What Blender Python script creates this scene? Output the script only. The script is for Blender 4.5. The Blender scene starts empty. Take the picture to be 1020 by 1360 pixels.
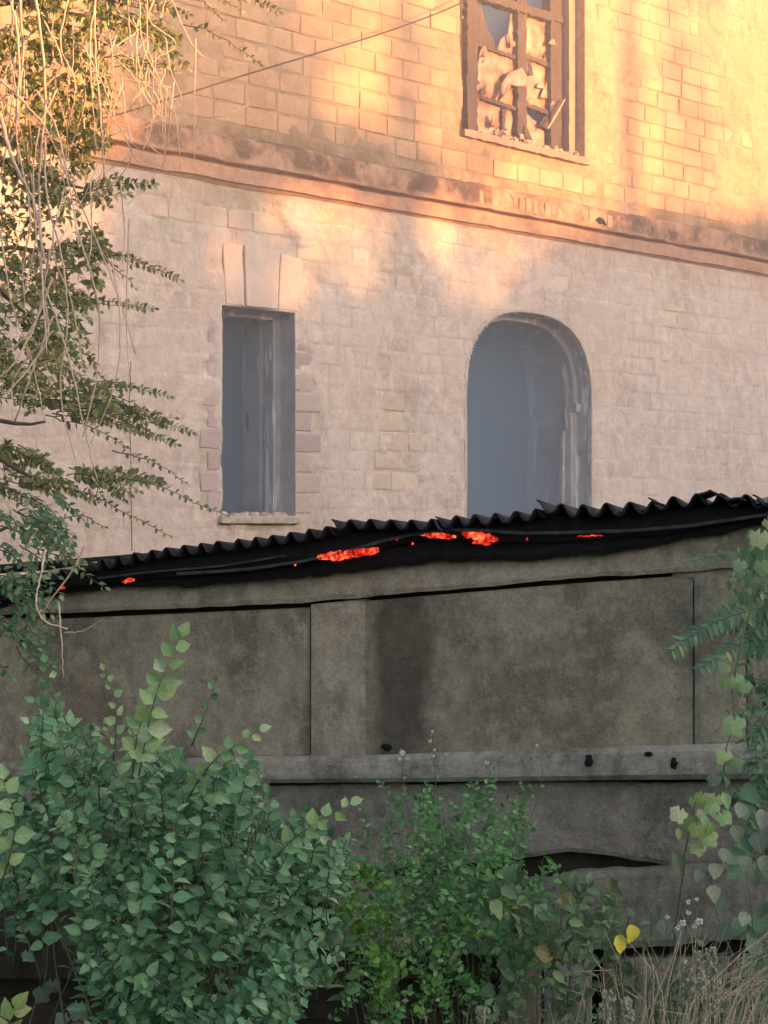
import bpy, math, random
import numpy as np
from mathutils import Vector, Matrix
random.seed(7); RNG = np.random.default_rng(7)
S = bpy.context.scene
COL = S.collection
R = math.radians

# ------------------------------------------------------------------ camera, sky, sun, exposure
EYE = 3.0; FPX = 2600.0; CX = 510.0; HY = 700.0
cam = bpy.data.cameras.new('camera'); cam_o = bpy.data.objects.new('camera', cam); COL.objects.link(cam_o)
cam_o.location = (0, 0, EYE); cam_o.rotation_euler = (R(90), 0, 0)
cam.sensor_fit = 'VERTICAL'; cam.sensor_height = 36.0; cam.lens = FPX/1360*36.0
cam.shift_y = 20/1360; cam.clip_end = 3000; cam.clip_start = 0.05
S.camera = cam_o

SUN_EL = R(8.0)
S2 = Vector((0.9138, -0.4061, 0)); L2 = Vector((0.4061, 0.9138, 0))
sun_dir = (S2*math.cos(SUN_EL) + Vector((0, 0, 1))*math.sin(SUN_EL)).normalized()
world = bpy.data.worlds.new('World'); S.world = world; world.use_nodes = True
wn = world.node_tree.nodes; wl = world.node_tree.links
wn.clear()
sky = wn.new('ShaderNodeTexSky'); sky.sky_type = 'NISHITA'; sky.sun_disc = False
sky.sun_elevation = R(12); sky.sun_rotation = math.atan2(S2.x, S2.y)
sky.air_density = 1.0; sky.dust_density = 2.0; sky.ozone_density = 1.0
bg = wn.new('ShaderNodeBackground'); wo = wn.new('ShaderNodeOutputWorld')
bg.inputs[1].default_value = 0.125
tint = wn.new('ShaderNodeMix'); tint.data_type = 'RGBA'; tint.blend_type = 'MULTIPLY'; tint.inputs[0].default_value = 1.0; tint.inputs[7].default_value = (1.05, .975, .97, 1)
wl.new(sky.outputs[0], tint.inputs[6]); wl.new(tint.outputs[2], bg.inputs[0]); wl.new(bg.outputs[0], wo.inputs[0])
sl = bpy.data.lights.new('sun', 'SUN'); sl.energy = 5.0; sl.angle = R(0.55); sl.color = (1.0, 0.43, 0.115)
so = bpy.data.objects.new('sun', sl); COL.objects.link(so); so.location = (40, -20, 30)
so.rotation_euler = sun_dir.to_track_quat('Z', 'Y').to_euler()
S.view_settings.view_transform = 'Standard'; S.view_settings.look = 'None'
S.view_settings.exposure = 1.7; S.view_settings.gamma = 1.0
S.cycles.use_denoising = True
S.cycles.volume_bounces = 2; S.cycles.max_bounces = 8; S.cycles.diffuse_bounces = 3
S.cycles.transparent_max_bounces = 8
S.cycles.use_adaptive_sampling = True; S.cycles.adaptive_threshold = 0.02

# ------------------------------------------------------------------ helpers
def px_at(px, py, Y):
    return Vector(((px-CX)/FPX*Y, Y, EYE + (HY-py)/FPX*Y))
def to_px(p):
    return CX + FPX*p[0]/p[1], HY - FPX*(p[2]-EYE)/p[1]

def hash2(ix, iy, seed):
    n = (ix*374761393 + iy*668265263 + seed*1442695041) & 0xffffffff
    n = ((n ^ (n >> 13))*1274126177) & 0xffffffff
    return ((n ^ (n >> 16)) & 0xffff)/65535.0
def vnoise(x, y, seed=0):
    x = np.asarray(x, float); y = np.asarray(y, float)
    ix = np.floor(x).astype(np.int64); iy = np.floor(y).astype(np.int64)
    fx = x-ix; fy = y-iy; fx = fx*fx*(3-2*fx); fy = fy*fy*(3-2*fy)
    a = hash2(ix, iy, seed); b = hash2(ix+1, iy, seed); c = hash2(ix, iy+1, seed); d = hash2(ix+1, iy+1, seed)
    return (a*(1-fx)+b*fx)*(1-fy) + (c*(1-fx)+d*fx)*fy
def fbm(x, y, oct=4, seed=0, gain=.5):
    s = 0; a = 1; t = 0
    for o in range(oct):
        s = s + a*vnoise(np.asarray(x)*2**o+o*17.3, np.asarray(y)*2**o+o*9.1, seed+o); t += a; a *= gain
    return s/t
def sstep(a, b, x):
    t = np.clip((x-a)/(b-a), 0, 1); return t*t*(3-2*t)

def mk_mesh(name, v, f, smooth=False, mat=None, attrs=None, uvs=None):
    m = bpy.data.meshes.new(name)
    v = np.asarray(v, float); 
    m.from_pydata(v.tolist() if len(v) < 200 else v.tolist(), [], f if isinstance(f, list) else f.tolist())
    if smooth: m.polygons.foreach_set('use_smooth', [True]*len(m.polygons))
    if attrs:
        for k, a in attrs.items():
            at = m.attributes.new(k, 'FLOAT', 'POINT'); at.data.foreach_set('value', np.asarray(a, np.float32))
    if uvs is not None:
        ul = m.uv_layers.new(name='UVMap'); li = np.zeros(len(m.loops), np.int32); m.loops.foreach_get('vertex_index', li)
        ul.data.foreach_set('uv', np.asarray(uvs, np.float32)[li].ravel())
    if mat: m.materials.append(mat)
    m.update()
    return m
def add(name, mesh, parent=None, **props):
    o = bpy.data.objects.new(name, mesh); COL.objects.link(o)
    if parent: o.parent = parent
    for k, a in props.items(): o[k] = a
    return o
def thing(name, label, cat, loc=(0, 0, 0), rz=0, group=None):
    o = bpy.data.objects.new(name, None); COL.objects.link(o); o.location = loc; o.rotation_euler = (0, 0, rz)
    o.empty_display_size = .2
    o['label'] = label; o['category'] = cat
    if group: o['group'] = group
    return o

class MB:
    def __init__(s): s.v = []; s.f = []
    def box(s, lo, hi, jit=0):
        b = len(s.v)
        for z in (lo[2], hi[2]):
            for x, y in ((lo[0], lo[1]), (hi[0], lo[1]), (hi[0], hi[1]), (lo[0], hi[1])):
                s.v.append((x+random.uniform(-jit, jit), y+random.uniform(-jit, jit), z+random.uniform(-jit, jit)))
        s.f += [(b, b+3, b+2, b+1), (b+4, b+5, b+6, b+7), (b, b+1, b+5, b+4), (b+1, b+2, b+6, b+5), (b+2, b+3, b+7, b+6), (b+3, b, b+4, b+7)]
    def tube(s, pts, rad, n=5):
        pts = [Vector(p) for p in pts]; b = len(s.v); N = len(pts)
        if not isinstance(rad, (list, tuple)): rad = [rad]*N
        up = Vector((.13, .3, 1)).normalized()
        for i, p in enumerate(pts):
            t = (pts[min(i+1, N-1)]-pts[max(i-1, 0)])
            t = t.normalized() if t.length > 1e-6 else Vector((0, 0, 1))
            a = t.cross(up)
            if a.length < .05: a = t.cross(Vector((1, 0, 0)))
            a.normalize(); c = t.cross(a)
            for k in range(n):
                q = p + (a*math.cos(2*math.pi*k/n) + c*math.sin(2*math.pi*k/n))*rad[i]
                s.v.append(tuple(q))
        for i in range(N-1):
            for k in range(n):
                k2 = (k+1) % n
                s.f.append((b+i*n+k, b+i*n+k2, b+(i+1)*n+k2, b+(i+1)*n+k))
        s.f.append(tuple(b+k for k in range(n))[::-1]); s.f.append(tuple(b+(N-1)*n+k for k in range(n)))
    def lump(s, c, r, seed=0, rough=.3, n=(7, 5)):
        b = len(s.v); rn = random.Random(seed)
        s.v.append((c[0], c[1], c[2]+r[2]))
        for i in range(1, n[1]):
            th = math.pi*i/n[1]
            for k in range(n[0]):
                ph = 2*math.pi*k/n[0]; q = 1+rn.uniform(-rough, rough)
                s.v.append((c[0]+r[0]*q*math.sin(th)*math.cos(ph), c[1]+r[1]*q*math.sin(th)*math.sin(ph), c[2]+r[2]*q*math.cos(th)))
        e = len(s.v); s.v.append((c[0], c[1], c[2]-r[2]))
        for k in range(n[0]):
            k2 = (k+1) % n[0]
            s.f.append((b, b+1+k, b+1+k2))
            for i in range(n[1]-2):
                s.f.append((b+1+i*n[0]+k, b+1+(i+1)*n[0]+k, b+1+(i+1)*n[0]+k2, b+1+i*n[0]+k2))
            s.f.append((b+1+(n[1]-2)*n[0]+k, e, b+1+(n[1]-2)*n[0]+k2))
    def mesh(s, name, mat=None, smooth=False): return mk_mesh(name, s.v, s.f, smooth, mat)

def wob(pts, sub=5, amp=.02, seed=0):
    """smooth polyline through the points (Catmull-Rom) with a little wobble"""
    P = [Vector(p) for p in pts]; P = [P[0]*2-P[1]] + P + [P[-1]*2-P[-2]]
    rn = random.Random(seed); out = []
    for i in range(1, len(P)-2):
        for k in range(sub):
            t = k/sub
            q = 0.5*((2*P[i]) + (-P[i-1]+P[i+1])*t + (2*P[i-1]-5*P[i]+4*P[i+1]-P[i+2])*t*t + (-P[i-1]+3*P[i]-3*P[i+1]+P[i+2])*t**3)
            out.append(q + Vector((rn.uniform(-amp, amp), rn.uniform(-amp, amp), rn.uniform(-amp, amp))))
    out.append(P[-2]); return out

# ------------------------------------------------------------------ materials
class NT:
    def __init__(s, name, rough=.85, spec=.3):
        s.m = bpy.data.materials.new(name); s.m.use_nodes = True; s.t = s.m.node_tree; s.t.nodes.clear()
        s.out = s.n('ShaderNodeOutputMaterial'); s.b = s.n('ShaderNodeBsdfPrincipled')
        s.b.inputs['Roughness'].default_value = rough; s.b.inputs['Specular IOR Level'].default_value = spec
        s.l(s.b.outputs[0], s.out.inputs[0])
    def n(s, t, **k):
        q = s.t.nodes.new(t)
        for a, v in k.items(): setattr(q, a, v)
        return q
    def l(s, a, b): s.t.links.new(a, b)
    def pos(s, scale=(1, 1, 1), obj=False):
        if obj: src = s.n('ShaderNodeTexCoord').outputs['Object']
        else: src = s.n('ShaderNodeNewGeometry').outputs['Position']
        mp = s.n('ShaderNodeMapping'); mp.inputs['Scale'].default_value = scale
        s.l(src, mp.inputs[0]); return mp.outputs[0]
    def noise(s, scale, detail=6, rough=.6, vec=None, dist=0):
        q = s.n('ShaderNodeTexNoise'); q.inputs['Scale'].default_value = scale; q.inputs['Detail'].default_value = detail
        q.inputs['Roughness'].default_value = rough; q.inputs['Distortion'].default_value = dist
        s.l(vec if vec is not None else s.pos(), q.inputs['Vector']); return q.outputs['Fac']
    def ramp(s, fac, stops):
        q = s.n('ShaderNodeValToRGB'); e = q.color_ramp.elements
        while len(e) < len(stops): e.new(.5)
        for el, (p, c) in zip(e, stops):
            el.position = p; el.color = (c, c, c, 1) if isinstance(c, (int, float)) else (*c, 1)
        s.l(fac, q.inputs[0]); return q.outputs[0]
    def mix(s, fac, a, b, mode='MIX'):
        q = s.n('ShaderNodeMix', data_type='RGBA', blend_type=mode)
        for i, x in ((0, fac), (6, a), (7, b)):
            if isinstance(x, (int, float)): q.inputs[i].default_value = x
            elif isinstance(x, tuple): q.inputs[i].default_value = (*x, 1)
            else: s.l(x, q.inputs[i])
        return q.outputs[2]
    def math(s, op, a, b=0.0, clamp=False):
        q = s.n('ShaderNodeMath', operation=op, use_clamp=clamp)
        for i, x in enumerate((a, b)):
            if isinstance(x, (int, float)): q.inputs[i].default_value = x
            else: s.l(x, q.inputs[i])
        return q.outputs[0]
    def attr(s, name): return s.n('ShaderNodeAttribute', attribute_name=name).outputs['Fac']
    def color(s, c):
        if isinstance(c, tuple): s.b.inputs['Base Color'].default_value = (*c, 1)
        else: s.l(c, s.b.inputs['Base Color'])
    def bump(s, h, strength=.5, dist=.02):
        q = s.n('ShaderNodeBump'); q.inputs['Strength'].default_value = strength; q.inputs['Distance'].default_value = dist
        s.l(h, q.inputs['Height']); s.l(q.outputs[0], s.b.inputs['Normal'])
    def objrand(s): return s.n('ShaderNodeObjectInfo').outputs['Random']

def wall_stain(t, base):
    """soot, damp and pink-grey blotches shared by everything on the old facade"""
    big = t.noise(.55, 5, .6); mid = t.noise(2.2, 6, .65)
    c = t.mix(t.math('MULTIPLY', t.ramp(big, [(.42, 0.), (.62, 1.)]), .45), base, (.60, .50, .47))
    c = t.mix(t.math('MULTIPLY', t.ramp(mid, [(.5, 0.), (.72, 1.)]), .45), c, (.50, .40, .37))
    streak = t.noise(3.0, 5, .6, t.pos((1.6, 1.6, .22)))
    c = t.mix(t.math('MULTIPLY', t.ramp(streak, [(.5, 0.), (.75, 1.)]), .35), c, (.80, .73, .69))
    return c
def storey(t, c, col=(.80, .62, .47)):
    """warm multiply on the upper wall, sunset orange put into its colour"""
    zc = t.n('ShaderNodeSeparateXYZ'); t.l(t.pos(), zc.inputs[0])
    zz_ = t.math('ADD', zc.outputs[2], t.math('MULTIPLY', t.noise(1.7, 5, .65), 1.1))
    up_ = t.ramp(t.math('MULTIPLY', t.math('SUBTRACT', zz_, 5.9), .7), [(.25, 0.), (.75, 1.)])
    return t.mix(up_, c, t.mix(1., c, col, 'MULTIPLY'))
def m_plaster():
    t = NT('old_plaster', .95, .1)
    f = t.noise(9, 8, .7)
    base = t.ramp(f, [(.3, (.60, .51, .465)), (.5, (.76, .66, .62)), (.68, (.84, .77, .74))])
    c = wall_stain(t, base)
    h = t.attr('cover')     # 0 = bare mortar, 1 = thick render
    mort = t.ramp(t.noise(14, 5), [(.3, (.48, .41, .35)), (.7, (.72, .66, .60))])
    c = t.mix(h, mort, c)
    flake = t.ramp(t.noise(5.5, 9, .75), [(.6, 0.), (.66, 1.)])
    c = t.mix(t.math('MULTIPLY', flake, .55), c, (.78, .74, .68))
    pat = t.ramp(t.noise(3.4, 9, .78, dist=.6), [(.49, 0.), (.53, 1.)])
    c = t.mix(t.math('MULTIPLY', pat, t.ramp(t.noise(.7, 3, .5, t.pos((1, 1, 1.6))), [(.4, .42), (.6, .05)])), c, (.46, .37, .33))
    pat2 = t.ramp(t.noise(6.1, 9, .75, dist=.4), [(.53, 0.), (.57, 1.)])
    zone = t.ramp(t.noise(.9, 3, .5), [(.42, .1), (.6, .75)])
    c = t.mix(t.math('MULTIPLY', pat2, zone), c, (.76, .68, .60))
    crumb = t.ramp(t.noise(20, 6, .8), [(.55, 0.), (.62, 1.)])
    c = t.mix(t.math('MULTIPLY', crumb, .25), c, (.42, .34, .30))
    jt = t.math('MULTIPLY', t.attr('joint'), t.ramp(t.noise(4.5, 6, .7), [(.42, 0.), (.58, .75)]))
    c = t.mix(jt, c, t.mix(t.ramp(t.noise(1.1, 4, .6), [(.47, 0.), (.53, 1.)]), (.40, .31, .28), (.86, .80, .75)))
    z = t.n('ShaderNodeSeparateXYZ'); t.l(t.pos(), z.inputs[0])
    mo = t.ramp(t.noise(1.6, 6, .7), [(.42, 0.), (.6, 1.)])
    band = t.ramp(t.math('SUBTRACT', z.outputs[2], 6.3), [(.02, 0.), (.12, 1.), (.3, .6), (.75, 0.)])
    c = t.mix(t.math('MULTIPLY', t.math('MULTIPLY', mo, band), .75), c, (.20, .18, .13))
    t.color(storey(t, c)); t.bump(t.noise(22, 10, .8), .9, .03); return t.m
def m_lintel():
    t = NT('smooth_lintel_render', .92, .12)
    c = t.ramp(t.noise(3.5, 8, .7), [(.3, (.50, .41, .37)), (.5, (.62, .52, .48)), (.7, (.72, .62, .57))])
    t.color(wall_stain(t, c)); t.bump(t.noise(30, 9, .75), .5, .015); return t.m
def m_block():
    t = NT('limestone_block', .95, .1)
    r = t.objrand(); a = t.attr('tint')
    q = t.math('FRACT', t.math('ADD', r, a))
    base = t.ramp(q, [(0, (.50, .38, .31)), (.35, (.62, .48, .39)), (.7, (.70, .58, .49)), (1, (.48, .33, .27))])
    base = t.mix(.35, base, t.ramp(t.noise(18, 7, .7), [(.3, (.34, .26, .21)), (.7, (.70, .60, .50))]))
    c = wall_stain(t, base)
    c = t.mix(t.math('MULTIPLY', t.ramp(t.noise(3.6, 8, .75), [(.46, 0.), (.56, 1.)]), .45), c, (.74, .63, .56))
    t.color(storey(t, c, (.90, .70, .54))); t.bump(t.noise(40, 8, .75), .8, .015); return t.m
def m_quoin():
    t = NT('sooty_quoin_stone', .95, .1)
    base = t.ramp(t.objrand(), [(0, (.36, .29, .30)), (.5, (.44, .36, .36)), (1, (.54, .44, .43))])
    base = t.mix(.3, base, t.ramp(t.noise(15, 6, .7), [(.3, (.24, .19, .2)), (.7, (.55, .48, .46))]))
    t.color(base); t.bump(t.noise(60, 7, .7), .6, .012); return t.m
def m_cornice():
    t = NT('cornice_render', .95, .1)
    base = t.ramp(t.noise(6, 7, .7), [(.25, (.34, .22, .18)), (.5, (.54, .38, .32)), (.75, (.68, .55, .48))])
    dark = t.ramp(t.noise(1.9, 6, .7), [(.46, 0.), (.56, 1.)])
    z = t.n('ShaderNodeSeparateXYZ'); t.l(t.pos(), z.inputs[0])
    band = t.ramp(t.math('SUBTRACT', z.outputs[2], 6.0), [(.24, 0.), (.30, 1.)])
    c = t.mix(t.math('MULTIPLY', t.math('MULTIPLY', dark, band), .8), base, (.11, .085, .075))
    t.color(t.mix(1., c, (.86, .72, .62), 'MULTIPLY')); t.bump(t.noise(40, 8, .7), .7, .015); return t.m
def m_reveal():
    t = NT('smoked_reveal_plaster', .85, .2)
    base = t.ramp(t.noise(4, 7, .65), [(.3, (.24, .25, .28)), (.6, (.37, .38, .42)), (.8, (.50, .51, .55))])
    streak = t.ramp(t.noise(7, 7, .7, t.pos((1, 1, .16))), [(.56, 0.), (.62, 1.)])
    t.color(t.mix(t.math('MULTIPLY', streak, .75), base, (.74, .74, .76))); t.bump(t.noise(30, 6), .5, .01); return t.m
def m_concrete(name, lo, mid, hi, stain=.8, scale=1.0):
    t = NT(name, .9, .15)
    base = t.ramp(t.noise(7*scale, 9, .72), [(.25, lo), (.5, mid), (.78, hi)])
    st = t.ramp(t.noise(1.5, 8, .7, t.pos((1.3, 1.3, .8))), [(.46, 0.), (.58, 1.)])
    c = t.mix(t.math('MULTIPLY', st, stain), base, tuple(x*.38 for x in mid))
    pit = t.ramp(t.noise(26, 4, .5), [(.66, 0.), (.72, 1.)])
    c = t.mix(t.math('MULTIPLY', pit, .5), c, tuple(x*.3 for x in mid))
    warm = t.ramp(t.noise(2.3, 5, .6), [(.5, 0.), (.7, 1.)])
    c = t.mix(t.math('MULTIPLY', warm, .35), c, (mid[0]*1.15, mid[1]*.93, mid[2]*.82))
    sp = t.ramp(t.noise(9, 9, .8), [(.50, 0.), (.58, 1.)]); c = t.mix(t.math('MULTIPLY', sp, .35), c, tuple(x*1.45 for x in mid))
    gr = t.ramp(t.noise(48, 7, .75), [(.36, 1.0), (.62, 1.0)]); gr = t.mix(t.ramp(t.noise(55, 6, .75), [(.38, 0.), (.64, 1.)]), (1.0, 1.0, 1.0), (1.38, 1.36, 1.32)); c = t.mix(1., c, gr, 'MULTIPLY')
    t.color(c); t.bump(t.noise(30, 12, .8), .9, .022); return t.m
def m_simple(name, lo, hi, scale=12, rough=.8, spec=.3, bs=.4, vec=None):
    t = NT(name, rough, spec)
    v = t.pos(vec) if vec else None
    t.color(t.ramp(t.noise(scale, 6, .65, v), [(.3, lo), (.7, hi)]))
    if bs: t.bump(t.noise(scale*2.5, 6, .7, v), bs, .01)
    return t.m
def m_leaf(name, cs, rough=.55, trans=.22):
    t = NT(name, rough, .35)
    q = t.math('FRACT', t.math('ADD', t.attr('tint'), t.objrand()))
    c = t.ramp(q, [(0, cs[0]), (.35, cs[1]), (.7, cs[2]), (.97, cs[3])])
    uv = t.n('ShaderNodeSeparateXYZ'); t.l(t.n('ShaderNodeTexCoord').outputs['UV'], uv.inputs[0])
    d = t.math('ABSOLUTE', t.math('SUBTRACT', uv.outputs[0], .5))
    rib = t.ramp(d, [(.0, 1.), (.05, 0.)])
    w = t.math('SINE', t.math('MULTIPLY', t.math('SUBTRACT', uv.outputs[1], t.math('MULTIPLY', d, .6)), 55))
    vein = t.math('MULTIPLY', t.ramp(w, [(.75, 0.), (1., 1.)]), .35)
    c = t.mix(t.math('MULTIPLY', t.math('MAXIMUM', rib, t.math('MULTIPLY', vein, .6)), .3), c, tuple(min(1, x*1.7+.02) for x in cs[2]))
    c = t.mix(t.math('MULTIPLY', t.ramp(t.noise(60, 5, .7), [(.48, 0.), (.6, 1.)]), .4), c, tuple(x*.6+.02 for x in cs[1]))
    t.color(c); t.bump(w, .15, .002)
    tr = t.n('ShaderNodeBsdfTranslucent'); t.l(c, tr.inputs[0])
    mx = t.n('ShaderNodeMixShader'); mx.inputs[0].default_value = trans
    t.l(t.b.outputs[0], mx.inputs[1]); t.l(tr.outputs[0], mx.inputs[2]); t.l(mx.outputs[0], t.out.inputs[0])
    return t.m

def m_panel_stained():
    m = m_concrete('stained_concrete', (.20, .175, .135), (.315, .28, .212), (.42, .375, .29), .6)
    t = m.node_tree; b = [n for n in t.nodes if n.type == 'BSDF_PRINCIPLED'][0]; src = b.inputs['Base Color'].links[0].from_socket
    sx = t.nodes.new('ShaderNodeSeparateXYZ'); geo = t.nodes.new('ShaderNodeNewGeometry'); t.links.new(geo.outputs['Position'], sx.inputs[0])
    nz = t.nodes.new('ShaderNodeTexNoise'); nz.inputs['Scale'].default_value = 3.5; nz.inputs['Detail'].default_value = 8; t.links.new(geo.outputs['Position'], nz.inputs['Vector'])
    a = t.nodes.new('ShaderNodeMath'); a.operation = 'MULTIPLY_ADD'; t.links.new(nz.outputs['Fac'], a.inputs[0]); a.inputs[1].default_value = .45; t.links.new(sx.outputs[0], a.inputs[2])
    rp = t.nodes.new('ShaderNodeValToRGB'); e = rp.color_ramp.elements
    mr = t.nodes.new('ShaderNodeMapRange'); mr.inputs[1].default_value = -.3; mr.inputs[2].default_value = 1.2; t.links.new(a.outputs[0], mr.inputs[0]); t.links.new(mr.outputs[0], rp.inputs[0])
    for p, c in ((.28, 0), (.34, 1), (.50, 1), (.58, .15), (.9, 0)):
        el = e.new(p); el.color = (c, c, c, 1)
    e.remove(e[0]); e.remove(e[-1])
    mx = t.nodes.new('ShaderNodeMix'); mx.data_type = 'RGBA'; mt = t.nodes.new('ShaderNodeMath'); mt.operation = 'MULTIPLY'; mt.inputs[1].default_value = .75; t.links.new(rp.outputs[0], mt.inputs[0])
    t.links.new(mt.outputs[0], mx.inputs[0]); t.links.new(src, mx.inputs[6]); mx.inputs[7].default_value = (.085, .072, .056, 1); t.links.new(mx.outputs[2], b.inputs['Base Color']); return m
M = dict(
    concrete_stained=m_panel_stained(),
    plaster=m_plaster(), block=m_block(), quoin=m_quoin(), cornice=m_cornice(), reveal=m_reveal(),
    lintel=m_lintel(),
    inner=m_simple('smoked_inner_wall', (.42, .43, .45), (.55, .56, .58), 2, .95, .1, .3),
    concrete=m_concrete('dirty_concrete', (.20, .175, .135), (.305, .275, .21), (.41, .37, .29), .7),
    concrete_band=m_concrete('weathered_concrete_band', (.24, .21, .16), (.38, .335, .26), (.50, .45, .36), .55),
    concrete_ledge=m_concrete('pale_concrete_ledge', (.20, .19, .16), (.33, .315, .27), (.47, .45, .385), .9),
    concrete_dark=m_concrete('damp_dark_concrete', (.17, .155, .125), (.27, .245, .205), (.38, .35, .295), .7),
    concrete_grey=m_concrete('grey_concrete_slab', (.15, .145, .115), (.25, .24, .195), (.36, .345, .285), .7),
    char=m_simple('charred_timber', (.004, .004, .005), (.014, .013, .014), 20, .75, .25, .9),
    slate=m_simple('sooty_corrugated_cement', (.010, .010, .012), (.035, .035, .038), 9, .8, .25, .4),
    ash=m_simple('ash_grey_batten', (.03, .03, .035), (.09, .088, .095), 14, .8, .3, .4),
    timber=m_simple('grey_weathered_timber', (.16, .155, .15), (.34, .33, .31), 8, .85, .2, .6, (6, 6, .6)),
    timber_brown=m_simple('brown_weathered_timber', (.11, .09, .072), (.24, .20, .16), 8, .85, .2, .6, (6, 6, .6)),
    frame=m_simple('scorched_window_timber', (.05, .038, .042), (.12, .09, .095), 9, .8, .2, .6, (5, 5, .7)),
    frame_pink=m_simple('faded_red_window_timber', (.34, .20, .16), (.48, .30, .24), 9, .8, .2, .5, (5, 5, .7)),
    white=m_simple('flaking_white_paint', (.62, .62, .64), (.82, .82, .84), 20, .7, .3, .4),
    pane=m_simple('dust_filmed_pane', (.07, .035, .035), (.66, .34, .24), 5.5, .45, .5, .3),
    film=m_simple('torn_plastic_film', (.20, .10, .085), (.52, .32, .26), 8, .5, .5, .5),
    rubble=m_simple('rubble', (.34, .25, .21), (.62, .52, .45), 25, .95, .1, .8),
    vine=m_simple('dry_vine_bark', (.48, .36, .28), (.70, .57, .46), 30, .85, .15, .4),
    bark=m_simple('tree_bark', (.07, .055, .04), (.16, .13, .10), 12, .9, .15, .9),
    stem=m_simple('green_stem', (.07, .10, .045), (.14, .17, .09), 25, .7, .3, .2),
    cable=m_simple('black_cable', (.02, .018, .016), (.05, .04, .035), 20, .6, .4, .1),
    straw=m_simple('dry_grass_straw', (.32, .25, .17), (.66, .56, .42), 30, .8, .2, 0),
    soil=m_simple('dark_soil', (.022, .018, .013), (.055, .046, .034), 5, .95, .1, .9),
    petal=m_simple('pale_petal', (.42, .42, .38), (.62, .60, .56), 40, .7, .3, 0),
    petal_pink=m_simple('pink_petal', (.52, .40, .38), (.66, .56, .52), 40, .7, .3, 0),
    farwall=m_simple('shade_block_wall', (.30, .28, .25), (.42, .39, .35), 1, .9, .1, .2),
    leaf_big=m_leaf('leaf_shrub', [(.045, .13, .055), (.10, .245, .11), (.17, .35, .17), (.31, .48, .27)]),
    leaf_pale=m_leaf('leaf_young_shoot', [(.20, .34, .13), (.26, .41, .17), (.31, .46, .22), (.40, .52, .30)]),
    leaf_small=m_leaf('leaf_small_shrub', [(.035, .13, .03), (.075, .23, .06), (.13, .32, .10), (.25, .43, .19)]),
    leaf_bright=m_leaf('leaf_bright_creeper', [(.04, .13, .015), (.06, .19, .02), (.09, .25, .03), (.14, .30, .05)]),
    leaf_weed=m_leaf('leaf_broad_weed', [(.075, .14, .06), (.13, .22, .10), (.18, .28, .13), (.26, .35, .19)]),
    leaf_vine=m_leaf('leaf_heart_vine', [(.09, .13, .085), (.15, .20, .13), (.21, .26, .18), (.28, .33, .23)]),
    leaf_lime=m_leaf('leaf_lime', [(.16, .26, .06), (.24, .34, .10), (.34, .42, .18), (.46, .50, .30)]),
    leaf_frond=m_leaf('leaf_frond', [(.055, .13, .07), (.085, .19, .10), (.12, .24, .13), (.17, .30, .17)]),
    leaf_yellow=m_leaf('leaf_yellow', [(.62, .58, .06), (.70, .66, .07), (.74, .68, .09), (.78, .70, .12)]),
    leaf_dry=m_leaf('leaf_dry', [(.22, .16, .07), (.34, .28, .10), (.40, .38, .14), (.28, .17, .09)]),
    leaf_tree=m_leaf('leaf_tree', [(.08, .12, .04), (.15, .21, .07), (.25, .29, .11), (.58, .50, .28)], .5, .3),
    leaf_far=m_leaf('leaf_far', [(.04, .07, .03), (.06, .09, .035), (.07, .1, .04), (.08, .12, .05)]),
)
def m_ember():
    t = NT('glowing_ember', .9, .1); t.color((.03, .01, .008))
    n = t.noise(24, 8, .75, t.pos((1, 1, .6)))
    t.l(t.ramp(n, [(.3, (.10, .002, .002)), (.40, (.7, .01, .01)), (.50, (1., .04, .02)), (.60, (1., .22, .07)), (.70, (1., .48, .22))]), t.b.inputs['Emission Color'])
    t.l(t.ramp(n, [(.34, .0), (.46, .24), (.72, .55)]), t.b.inputs['Emission Strength']); return t.m
M['ember'] = m_ember()

# ================================================================== SETTING
# ground: one rough sheet reaching the horizon (fine near the fence)
gx = np.concatenate([np.linspace(-900, -12, 12), np.linspace(-9, 9, 60), np.linspace(12, 900, 12)])
gy = np.concatenate([np.linspace(-900, -4, 12), np.linspace(2, 30, 70), np.linspace(36, 900, 12)])
GX, GY = np.meshgrid(gx, gy); GZ = (fbm(GX*1.3, GY*1.3, 3, 5)-.5)*.14*((abs(GX) < 10) & (GY > 0) & (GY < 31))
nx, ny = len(gx), len(gy); idx = np.arange(nx*ny).reshape(ny, nx)
gf = np.stack([idx[:-1, :-1], idx[:-1, 1:], idx[1:, 1:], idx[1:, :-1]], -1).reshape(-1, 4)
add('ground', mk_mesh('ground', np.stack([GX, GY, GZ], -1).reshape(-1, 3), gf, True, M['soil']), kind='structure')

# ------------------------------------------------------------------ burnt building
WA = math.atan2(.728, .686)
bld = thing('burnt_building', 'old two-storey stone building with peeling facade, cornice and empty smoke-filled windows behind the shed', 'building', (-1.14, 17.7, 0), WA)
OW = [dict(u0=-.451, u1=.449, z0=3.10, z1=4.97, arch=None, d=.63),
      dict(u0=2.86, u1=4.92, z0=2.72, z1=5.24, arch=.92, d=.82),
      dict(u0=2.79, u1=4.81, z0=6.95, z1=9.6, arch=None, d=.60)]
def in_open(u, z, g=0):
    r = np.zeros(np.shape(u), bool)
    for o in OW:
        m = (u > o['u0']-g) & (u < o['u1']+g) & (z > o['z0']-g) & (z < o['z1']+g)
        if o['arch']:
            zc = o['z1']-o['arch']; uc = (o['u0']+o['u1'])/2; hw = (o['u1']-o['u0'])/2
            m &= ~((z > zc) & ((np.abs((u-uc)/(hw+g)))**2.6 + (np.abs((z-zc)/(o['arch']+g)))**2.6 > 1))
        r |= m
    return r
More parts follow.
